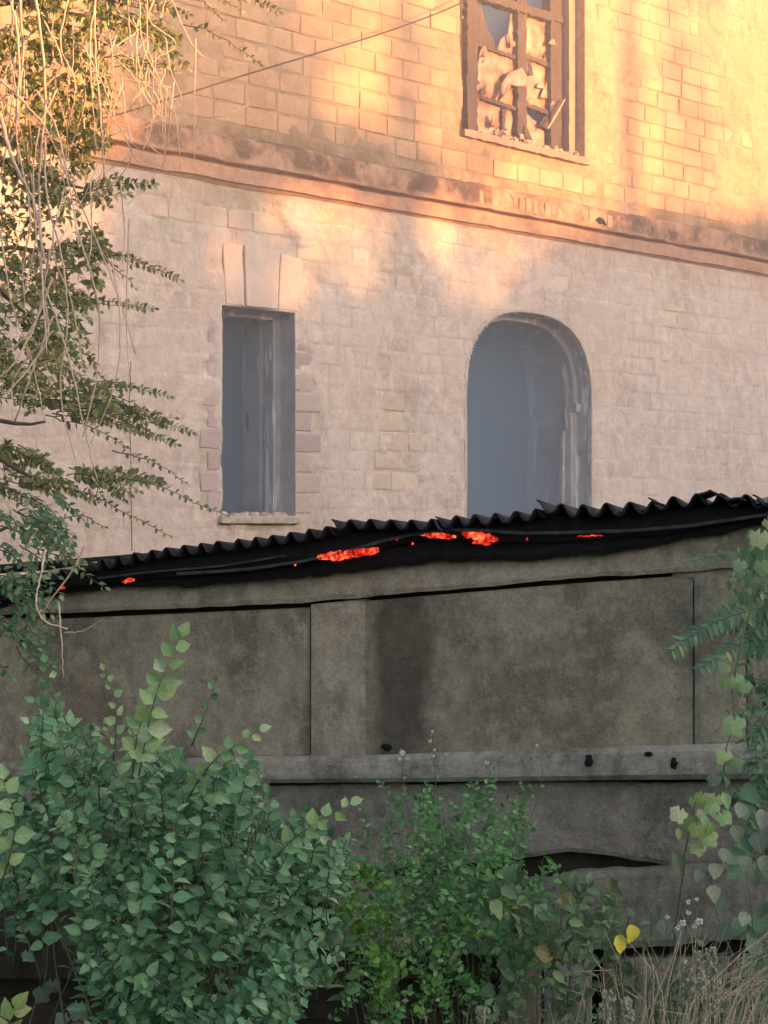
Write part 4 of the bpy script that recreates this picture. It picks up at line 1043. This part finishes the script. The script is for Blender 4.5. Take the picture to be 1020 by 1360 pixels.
# ---- pinnate fronds (tree-of-heaven suckers) on the right edge and climbing creeper with lobed leaves
FR = Plant('tree_of_heaven_sapling', 'sapling with long feathery pinnate leaves reaching in from the right edge of the wall', 'sapling', (2.35, 10.0, 0))
def frond(P, pts, Y, n, s, mat='leaf_frond'):
    path = wob([px_at(a, b, Y+dy) for a, b, dy in pts], 6, .003, n); P.stem(path, .004, .0015, 4); N = len(path)
    for k in range(n):
        t = .1+.9*k/n; i = min(int(t*(N-1)), N-2); p = path[i].lerp(path[i+1], t*(N-1)-i); tan = (path[i+1]-path[i]).normalized()
        tc = (CAMV-p).normalized()
        sd = tan.cross((tc+Vector((0, 0, .8))).normalized()).normalized(); sc = s*(1-.45*t)*random.uniform(.9, 1.1)
        for g in (-1, 1): P.leaf(p, sd*g+tan*.45+Vector((0, 0, -.35))+rv(.12), tc*.7+Vector((0, 0, .8))+rv(.2), sc, 'lance', mat)
for pts, n, s in (([(1060, 800, 0), (980, 815, 0), (925, 840, -.1), (888, 868, -.2)], 20, .105), ([(1060, 720, 0), (990, 735, 0), (950, 738, -.1), (915, 745, -.2)], 15, .06), ([(1060, 860, 0), (1000, 850, 0), (960, 870, -.1), (925, 890, -.2)], 16, .10),
                  ([(1070, 900, 0), (1030, 930, 0), (1005, 985, 0), (1010, 1050, 0)], 16, .11), ([(1080, 780, 0), (1030, 800, 0), (1000, 840, 0), (990, 890, 0)], 14, .11), ([(1080, 960, 0), (1030, 1000, 0), (1000, 1060, 0), (990, 1110, 0)], 16, .11),
                  ([(1090, 700, 0), (1030, 720, 0), (1000, 745, 0), (970, 790, 0)], 14, .09), ([(1080, 1040, 0), (1030, 1060, 0), (1000, 1100, 0)], 12, .11), ([(1080, 740, .2), (1020, 770, .2), (970, 800, .2), (930, 830, .2)], 16, .09)):
    frond(FR, pts, 9.9, n, s)
FR.stem(wob([(2.35, 10, 0), (2.25, 10, 1.2), (2.2, 9.95, 2.2), (2.22, 9.95, 3.2)], 6, .01), .022, .008, 6)
for z0, q in ((2.62, (1060, 800)), (2.9, (1060, 720)), (2.4, (1060, 860)), (2.2, (1070, 900)), (2.0, (1080, 960)), (1.7, (1080, 1040))): FR.stem([Vector((2.2, 9.95, z0)), px_at(q[0], q[1], 9.9)], .006, .004, 4)
for k in range(46):
    tip = px_at(random.gauss(1000, 26), random.uniform(760, 1150), random.uniform(10.0, 10.4)); a = tip+Vector((random.uniform(.05, .25), .05, random.uniform(-.1, .15)))
    shoot(FR, [a, (a+tip)/2, tip], random.uniform(.05, .085), 9, 'lance' if k % 2 else 'ovate', 'leaf_frond', .7, r=.003, face=.5, droop=.4)
FR.finish(290)
CV = Plant('climbing_creeper', 'creeper with pale lobed leaves hanging down a thin stem in front of the right-hand pilaster', 'creeper', (2.0, 9.75, 0))
CV.stem(wob([px_at(1060, 660, 9.7), px_at(1010, 730, 9.7), px_at(1000, 790, 9.65), px_at(985, 850, 9.6), px_at(974, 910, 9.6), px_at(972, 960, 9.6), px_at(962, 1010, 9.6), px_at(955, 1060, 9.6)], 6, .006), .006, .0025, 5)
CV.stem(wob([(2.25, 9.8, 0), (2.2, 9.75, 1.5), px_at(1040, 760, 9.7), px_at(1060, 660, 9.7)], 6, .006), .012, .006, 5)
for (x, y, s, mt) in ((1012, 716, .10, 'leaf_lime'), (1018, 700, .06, 'leaf_lime'), (998, 740, .09, 'leaf_weed'), (1010, 755, .09, 'leaf_weed'), (985, 755, .07, 'leaf_weed'), (1000, 775, .08, 'leaf_weed'), (965, 893, .07, 'leaf_weed'), (962, 912, .06, 'leaf_lime'), (976, 908, .08, 'leaf_pale'), (992, 916, .07, 'leaf_pale'),
                      (976, 962, .11, 'leaf_pale'), (966, 1008, .09, 'leaf_pale'), (975, 1018, .08, 'leaf_weed'), (948, 1040, .07, 'leaf_vine'), (960, 880, .05, 'leaf_weed'), (988, 800, .06, 'leaf_weed'), (980, 770, .06, 'leaf_weed'), (1015, 735, .1, 'leaf_weed'), (970, 745, .05, 'leaf_weed')):
    CV.leaf(px_at(x, y-12, 9.55+random.uniform(-.06, .06)), Vector((random.uniform(-.5, .5), -.2, -1)), Vector((random.uniform(-.3, .3), -1, .35)), s, 'lobed', mt)
for k in range(40):
    x = random.gauss(995, 18); y = random.uniform(700, 830); CV.leaf(px_at(x, y, 9.7), Vector((random.uniform(-.8, .8), -.2, -.8)), Vector((random.uniform(-.4, .4), -1, .5)), random.uniform(.04, .07), 'ovate', 'leaf_weed')
CV.finish(80)

# ---- dry grass at the bottom right, seed spikes
GR = MB(); rn = random.Random(5)
for k in range(190):
    x = rn.gauss(930, 65); Y = rn.uniform(8.6, 9.9); b = px_at(x, 1400, Y); b.z = 0; b.x += rn.uniform(-.1, .1)
    h = rn.uniform(.75, 1.05)+(.12 if x > 900 else 0); lean = Vector((rn.gauss(.16, .2), rn.uniform(-.15, .15), 0))
    GR.tube([b, b+lean*.25+Vector((0, 0, h*.5)), b+lean*.6+Vector((0, 0, h*.85)), b+lean*1.3+Vector((0, 0, h*rn.uniform(.85, 1.05)))], [.003, .0025, .0018, .0008], 3)
for k in range(150):
    x = rn.uniform(540, 1020); Y = rn.uniform(9.0, 10.2); b = px_at(x, 1400, Y); b.z = 0
    h = rn.uniform(.4, .68)+(9.6-Y)*.25; lean = Vector((rn.gauss(0, .12), 0, 0))
    GR.tube([b, b+lean*.3+Vector((0, 0, h*.5)), b+lean+Vector((0, 0, h))], [.003, .0025, .001], 3)
o = add('dry_grass', GR.mesh('dry_grass', M['straw']), None, kind='stuff'); o['label'] = 'straw-coloured dry grass along the bottom right'; o['category'] = 'grass'
DS = Plant('dead_stalks', 'bare dead weed stalks leaning to the right above the dry grass', 'stalk', (1.45, 9.3, 0))
for pts in ([(915, 1370), (960, 1290), (1030, 1230)], [(860, 1370), (890, 1280), (905, 1235)], [(855, 1370), (858, 1290), (853, 1265)], [(930, 1370), (985, 1310), (1040, 1270)], [(866, 1370), (868, 1310), (865, 1280)], [(880, 1370), (889, 1300), (902, 1250)], [(970, 1370), (990, 1320), (1015, 1300)], [(1000, 1370), (995, 1340), (992, 1310)]):
    b = px_at(pts[0][0], 1400, 9.2); b.z = 0; DS.stem(wob([b]+[px_at(a, c, 9.15) for a, c in pts], 5, .004), .0055, .002, 5)
DS.finish(0, 'straw')
SP = Plant('seed_spike_weed', 'pale woolly seed spikes standing among the dry grass at the bottom', 'weed', (1.3, 9.1, 0))
for (x, y, h, w) in ((930, 1290, .20, .045), (945, 1325, .16, .04), (805, 1340, .16, .03), (832, 1335, .06, .02), (640, 1348, .07, .02), (835, 1355, .1, .025), (945, 1270, .07, .03), (920, 1320, .14, .04)):
    mb = MB(); c = px_at(x, y, 9.0)
    for k in range(46):
        q = random.random(); mb.lump((c.x-SP.base.x+random.gauss(0, w*.5), c.y-SP.base.y+random.gauss(0, w*.4), c.z-SP.base.z+(q-.5)*h), (.008, .008, .011), k, .4, (5, 4))
    add('seed_spike', mb.mesh('seed_spike', m_simple('seed_wool', (.22, .22, .15), (.42, .40, .30), 30, .9, .1, 0) if 'wool' not in M else M['wool']), SP.root)
    b = Vector((c.x, c.y, 0)); SP.stem([b, c], .004, .003, 4)
SP.finish(0)

# ------------------------------------------------------------------ overhanging tree at the left with dry hanging vines
TR = Plant('overhanging_tree', 'leafy tree at the left edge with twigs drooping before facade and shed roof', 'tree', (-3.3, 10.6, 0))
def tshoot(x0, y0, x1, y1, Y, size=.055, n=12, mat='leaf_tree', sag=0, **k):
    a, b = px_at(x0, y0, Y), px_at(x1, y1, Y-.1); m = (a+b)/2+Vector((0, random.uniform(-.05, .05), sag))
    shoot(TR, [a, m, b], size, n, 'ovate', mat, .6, r=.004, face=.45, droop=.3, **k)
for k in range(470):
    y = random.uniform(-40, 545); xm = 125+60*math.sin(y/90.)*.5 - (70 if y > 480 else 0) + (30 if y < 60 else 0)
    if y > 250: xm = 140 + 20*math.sin(y/40.)
    x = xm-abs(random.gauss(0, 80))
    if x < -60 or k % 5 == 0: x = random.uniform(-50, 90)
    if 230 < y < 330 and x > 90 and random.random() < .7: continue
    tshoot(x-random.uniform(10, 60), y-random.uniform(-20, 50), x, y, random.uniform(11.2, 12.9), random.uniform(.055, .08), 11, sag=.03)
for (x0, y0, x1, y1, n, s) in ((120, 0, 250, 20, 16, .06), (150, 20, 250, 90, 16, .06), (230, -20, 370, 15, 18, .055), (240, 30, 345, 85, 14, .045), (100, 260, 205, 245, 12, .06), (90, 330, 240, 372, 16, .05), (60, 400, 205, 410, 16, .05),
        (100, 520, 225, 527, 12, .05), (80, 530, 255, 575, 22, .055), (70, 550, 235, 590, 20, .055), (110, 540, 210, 560, 16, .055), (0, 610, 55, 612, 8, .05), (10, 640, 130, 665, 20, .055), (60, 640, 225, 712, 22, .04), (20, 600, 110, 660, 14, .055),
        (100, 620, 300, 684, 24, .045), (110, 635, 215, 640, 20, .06), (90, 630, 160, 655, 12, .06), (80, 690, 140, 700, 7, .03), (-10, 590, 20, 630, 8, .07), (150, 600, 245, 640, 12, .04), (-20, 640, 80, 690, 12, .05), (150, 40, 240, 50, 14, .06), (150, 90, 235, 95, 10, .055)):
    tshoot(x0, y0, x1, y1, random.uniform(11.6, 12.2), s*1.15, int(n*1.5), sag=.04, both=s > .045)
    if s > .045:
        for g in range(4): tshoot(x0+random.uniform(-20, 40), y0+random.uniform(-12, 12), x0+(x1-x0)*random.uniform(.4, .9), y0+(y1-y0)*.7+random.uniform(-22, 26), random.uniform(11.6, 12.2), s, int(n*.8), sag=.03)
# branches over the roof and down the wall at the left edge (bluish, in the shade)
for k in range(46):
    y = random.uniform(690, 900); xm = 130-(y-690)*.45 if y < 800 else 80-(y-800)*.1
    x = xm-abs(random.gauss(0, 45))
    tshoot(x-50, y-40, x, y, random.uniform(10.3, 10.9), .065, 9, 'leaf_frond' if random.random() < .5 else 'leaf_weed', sag=.02)
for (x0, y0, x1, y1) in ((0, 700, 110, 745), (30, 720, 140, 780), (-20, 760, 60, 830), (0, 820, 70, 890), (20, 860, 90, 960), (-20, 690, 60, 720)):
    tshoot(x0, y0, x1, y1, 10.5, .06, 16, 'leaf_weed', sag=.03)
# trunk, limbs
TR.stem(wob([(-3.3, 10.6, 0), (-3.25, 10.7, 2), (-3.1, 11.0, 4.2), (-2.9, 11.5, 6.2), (-2.7, 11.9, 8)], 6, .02), .16, .05, 9)
for (z, q, Y) in ((3.2, (60, 560), 11.9), (3.4, (60, 640), 11.8), (4.2, (80, 330), 12), (5, (110, 250), 12), (5.8, (120, 20), 12.2), (6.2, (200, -30), 12), (2.4, (10, 700), 10.6), (2.0, (0, 800), 10.6), (4.6, (40, 420), 12)):
    a = Vector((-3.2+.06*z, 10.6+.12*z, z)); b = px_at(q[0], q[1], Y); TR.stem(wob([a, a.lerp(b, .5)+Vector((0, 0, .15)), b], 6, .012), .035, .008, 6)
TR.finish(290, 'bark', 'trunk')
# a few bright yellowed leaves at the top left
DV = thing('dry_vine_curtain', 'tangle of bare pinkish-brown dry vines hanging down through the foliage at the left', 'vine', (-2.2, 11.3, 0))
vr_ = random.Random(12); VB = Vector((-2.2, 11.3, 0))
def vine(pts, Y, r=.006):
    mb = MB(); P = wob([px_at(a, b, Y+vr_.uniform(-.12, .12))-VB for a, b in pts], 7, .0035, vr_.randint(0, 9999)); n = len(P)
    mb.tube(P, [r*(1.15-.6*i/n) for i in range(n)], 5); add('vine_stem', mb.mesh('vine_stem', M['vine'], True), DV)
for pts, r in (([(45, -20), (60, 110), (52, 240), (57, 380), (62, 470)], .008), ([(130, -20), (120, 50), (122, 120), (128, 200)], .006), ([(125, -20), (128, 90), (135, 170), (138, 235)], .006), ([(0, 155), (20, 220), (45, 270), (60, 350)], .011), ([(0, 105), (30, 135), (60, 170), (90, 240), (105, 330)], .006),
        ([(48, 120), (75, 170), (90, 230), (120, 300), (160, 400), (180, 470)], .006), ([(60, 180), (62, 260), (80, 330), (90, 420), (80, 520), (100, 610)], .006), ([(66, 330), (50, 420), (20, 480), (-10, 510)], .007), ([(70, 370), (40, 440), (5, 470)], .006), ([(60, 400), (62, 450), (30, 500), (0, 530)], .006),
        ([(60, 380), (90, 470), (110, 560), (130, 640)], .005), ([(100, 300), (130, 400), (128, 500), (110, 580)], .005), ([(70, 440), (20, 500), (18, 560)], .005), ([(170, -20), (172, 40), (178, 88)], .005), ([(195, -20), (196, 60), (203, 90), (200, 170), (190, 200)], .004), ([(220, -20), (245, 40), (270, 75), (320, 85)], .004),
        ([(185, 0), (190, 60), (215, 110), (250, 150), (290, 155), (330, 140)], .004), ([(260, 50), (258, 150), (258, 215)], .004), ([(160, 100), (170, 170), (180, 210), (215, 225), (240, 235)], .004), ([(195, 90), (230, 140), (240, 230)], .004), ([(160, 240), (165, 300), (163, 350)], .005), ([(120, 240), (122, 300), (118, 350)], .005),
        ([(10, -20), (25, 60), (22, 160), (25, 220)], .007), ([(25, -20), (30, 80), (20, 160)], .008), ([(90, 0), (80, 60), (100, 110), (90, 170)], .005), ([(25, 200), (40, 290), (30, 360), (35, 420)], .005), ([(110, 60), (140, 120), (150, 160)], .004), ([(60, 730), (55, 760), (48, 800), (60, 825), (90, 835)], .006),
        ([(112, 725), (95, 760), (55, 815)], .006), ([(78, 800), (82, 850), (84, 900)], .004), ([(85, 840), (110, 838), (137, 822)], .004), ([(75, 120), (50, 180), (45, 280), (60, 400)], .005), ([(150, 350), (160, 440), (150, 520), (120, 590)], .004), ([(172, 290), (168, 420), (172, 500)], .004),
        ([(0, 300), (15, 400), (40, 470), (60, 560)], .005), ([(85, 250), (70, 330), (95, 400), (110, 480)], .005), ([(20, 560), (40, 500), (70, 420)], .005)):
    vine(pts, 11.0 if pts[0][1] < 700 else 10.2, r)
for k in range(58):
    x = vr_.uniform(-10, 240); y = vr_.uniform(-20, 120); L = vr_.uniform(80, 330) * (1 if x < 150 else .5)
    vine([(x, y), (x+vr_.gauss(0, 12), y+L*.35), (x+vr_.gauss(0, 20), y+L*.7), (x+vr_.gauss(0, 28), y+L)], vr_.uniform(11.1, 12), vr_.choice([.003, .004, .005]))

# ------------------------------------------------------------------ overhead cable
mb = MB(); a = Vector((-4.4, 14.0, 5.4)); pa = px_at(100, 165, 14.4); pb = px_at(620, 0, 19.3); c1 = px_at(350, 92, 16.4)
P = wob([a, pa, px_at(180, 145, 15), c1, px_at(520, 40, 18.2), pb, px_at(680, -40, 20.2)], 8, .0, 1); mb.tube(P, .008, 6)
o = add('overhead_cable', mb.mesh('overhead_cable', M['cable'], True)); o['label'] = 'sagging dark cable strung from the tree at the left up to the upper window'; o['category'] = 'cable'

# ------------------------------------------------------------------ unseen shade casters added behind the camera, shaped from the shade wanted on the facade
TAN = math.tan(SUN_EL); SC = 44.0
def shade_pt(l, zw, sw): return S2*SC + L2*l + Vector((0, 0, zw+(SC-sw)*TAN))
def wall_at(px):
    k = (px-CX)/FPX; u = (1.14+17.7*k)/(.686-.728*k); X, Y = -1.14+.686*u, 17.7+.728*u
    return X*L2.x+Y*L2.y, X*S2.x+Y*S2.y, Y
far = thing('shade_block', 'unseen added house across the street behind the viewer, outside the picture', 'occluder', tuple(S2*SC), math.atan2(L2.y, L2.x))
prof_ = []
for px, py in ((-160, 330), (40, 360), (160, 385), (420, 395), (520, 402), (600, 400), (640, 392), (740, 396), (760, 372), (1020, 352), (1090, 348)):
    l, sw, Y = wall_at(px); zw = EYE+(HY-py)/FPX*Y; prof_.append((l, zw+(SC-sw)*TAN))
prof_ = [(-60, prof_[0][1]-.3), (9.2, prof_[0][1]-.3)] + prof_ + [(80, prof_[-1][1])]
V = []; F = []
for (l, h) in prof_: V += [(l, 0, 0), (l, 0, h), (l, -9, h), (l, -9, 0)]
for i in range(len(prof_)-1):
    b = i*4
    for j in range(4): F.append((b+j, b+4+j, b+4+(j+1) % 4, b+(j+1) % 4))
F += [(0, 1, 2, 3), (len(V)-4, len(V)-1, len(V)-2, len(V)-3)]
add('wall', mk_mesh('wall', V, F, False, M['farwall']), far)
DENS = [(305, 60, 80, 190, .985), (350, 150, 70, 90, .95), (400, 195, 110, 45, .95), (480, 212, 85, 36, .9), (420, 20, 40, 60, .45), (230, 240, 110, 60, .7), (250, 330, 140, 70, .85), (540, 330, 30, 80, .5), (610, 380, 60, 40, .35), (810, 380, 100, 60, .9), (900, 330, 170, 45, .8), (900, 370, 200, 50, .9), (1000, 350, 80, 70, .7),
        (912, 110, 36, 190, .45), (540, 120, 150, 130, .38), (450, 320, 70, 90, .5), (650, 345, 120, 60, .5), (640, 230, 130, 60, .25), (300, 60, 100, 180, .8), (560, 390, 40, 30, .8), (500, 400, 90, 22, .9), (840, 290, 50, 25, .5), (700, 340, 160, 22, .2), (90, 300, 90, 120, .5), (60, 60, 80, 90, .25), (210, 120, 30, 120, .35), (170, 30, 60, 50, .6)]  # wanted shade over the facade, sets how dense the added leaves are
def dens(px, py):
    T = 1.0
    for cx, cy, rx, ry, d in DENS:
        q = ((px-cx)/rx)**2+((py-cy)/ry)**2
        T *= 1-d*float(np.clip((1.5-q)*2, 0, 1))
    return 1-T
quads = []; AQ = .026; dp = 12
for px in range(-150, 1160, dp):
    l, sw, Y = wall_at(px); l2, _, _ = wall_at(px+dp)
    for py in range(-160, 420, dp):
        d = dens(px, py)
        if d < .03: continue
        area = (l2-l)*dp/FPX*Y; nq = -math.log(1-min(d, .985))*area/AQ
        k = int(nq)+(random.random() < nq % 1)
        for _ in range(k): quads.append((l+random.random()*(l2-l), EYE+(HY-py-random.random()*dp)/FPX*Y, sw))
trs = []
for i, lc in enumerate((11.0, 14.3, 17.5, 21.0, 24.5)):  # trees made up for dappled shade on the upper facade
    b = S2*(SC-4)+L2*lc
    tr = thing('shade_tree', 'unseen tree added to shade the facade, %s of its row' % ('at the left end', 'second from the left', 'in the middle', 'second from the right', 'at the right end')[i], 'tree', tuple(b), 0, 'added shade trees')
    mb = MB(); mb.tube([(0, 0, 0), (.1, 0, 7), (-.1, .1, 14), (0, 0, 19)], [.3, .24, .16, .05], 8); add('trunk', mb.mesh('trunk', M['bark']), tr); trs.append((lc, tr, b, [], []))
for (l, zw, sw) in quads:
    best = min(trs, key=lambda t: abs(t[0]-l)); off = random.uniform(-5.5, -2.5)
    c = S2*(SC+off)+L2*l; c.z = zw+(SC+off-sw)*TAN; c = c-best[2]
    n = (Vector((sun_dir))+rv(.7)).normalized(); x = n.orthogonal().normalized(); y = n.cross(x); h = .13
    b = len(best[3]); best[3].extend([tuple(c+x*h), tuple(c+y*h), tuple(c-x*h), tuple(c-y*h)]); best[4].append((b, b+1, b+2, b+3))
for (lc, tr, b, v, f) in trs:
    if v: add('shade_crown', mk_mesh('shade_crown', v, f, False, M['leaf_far'], {'tint': [random.random() for _ in v]}), tr)
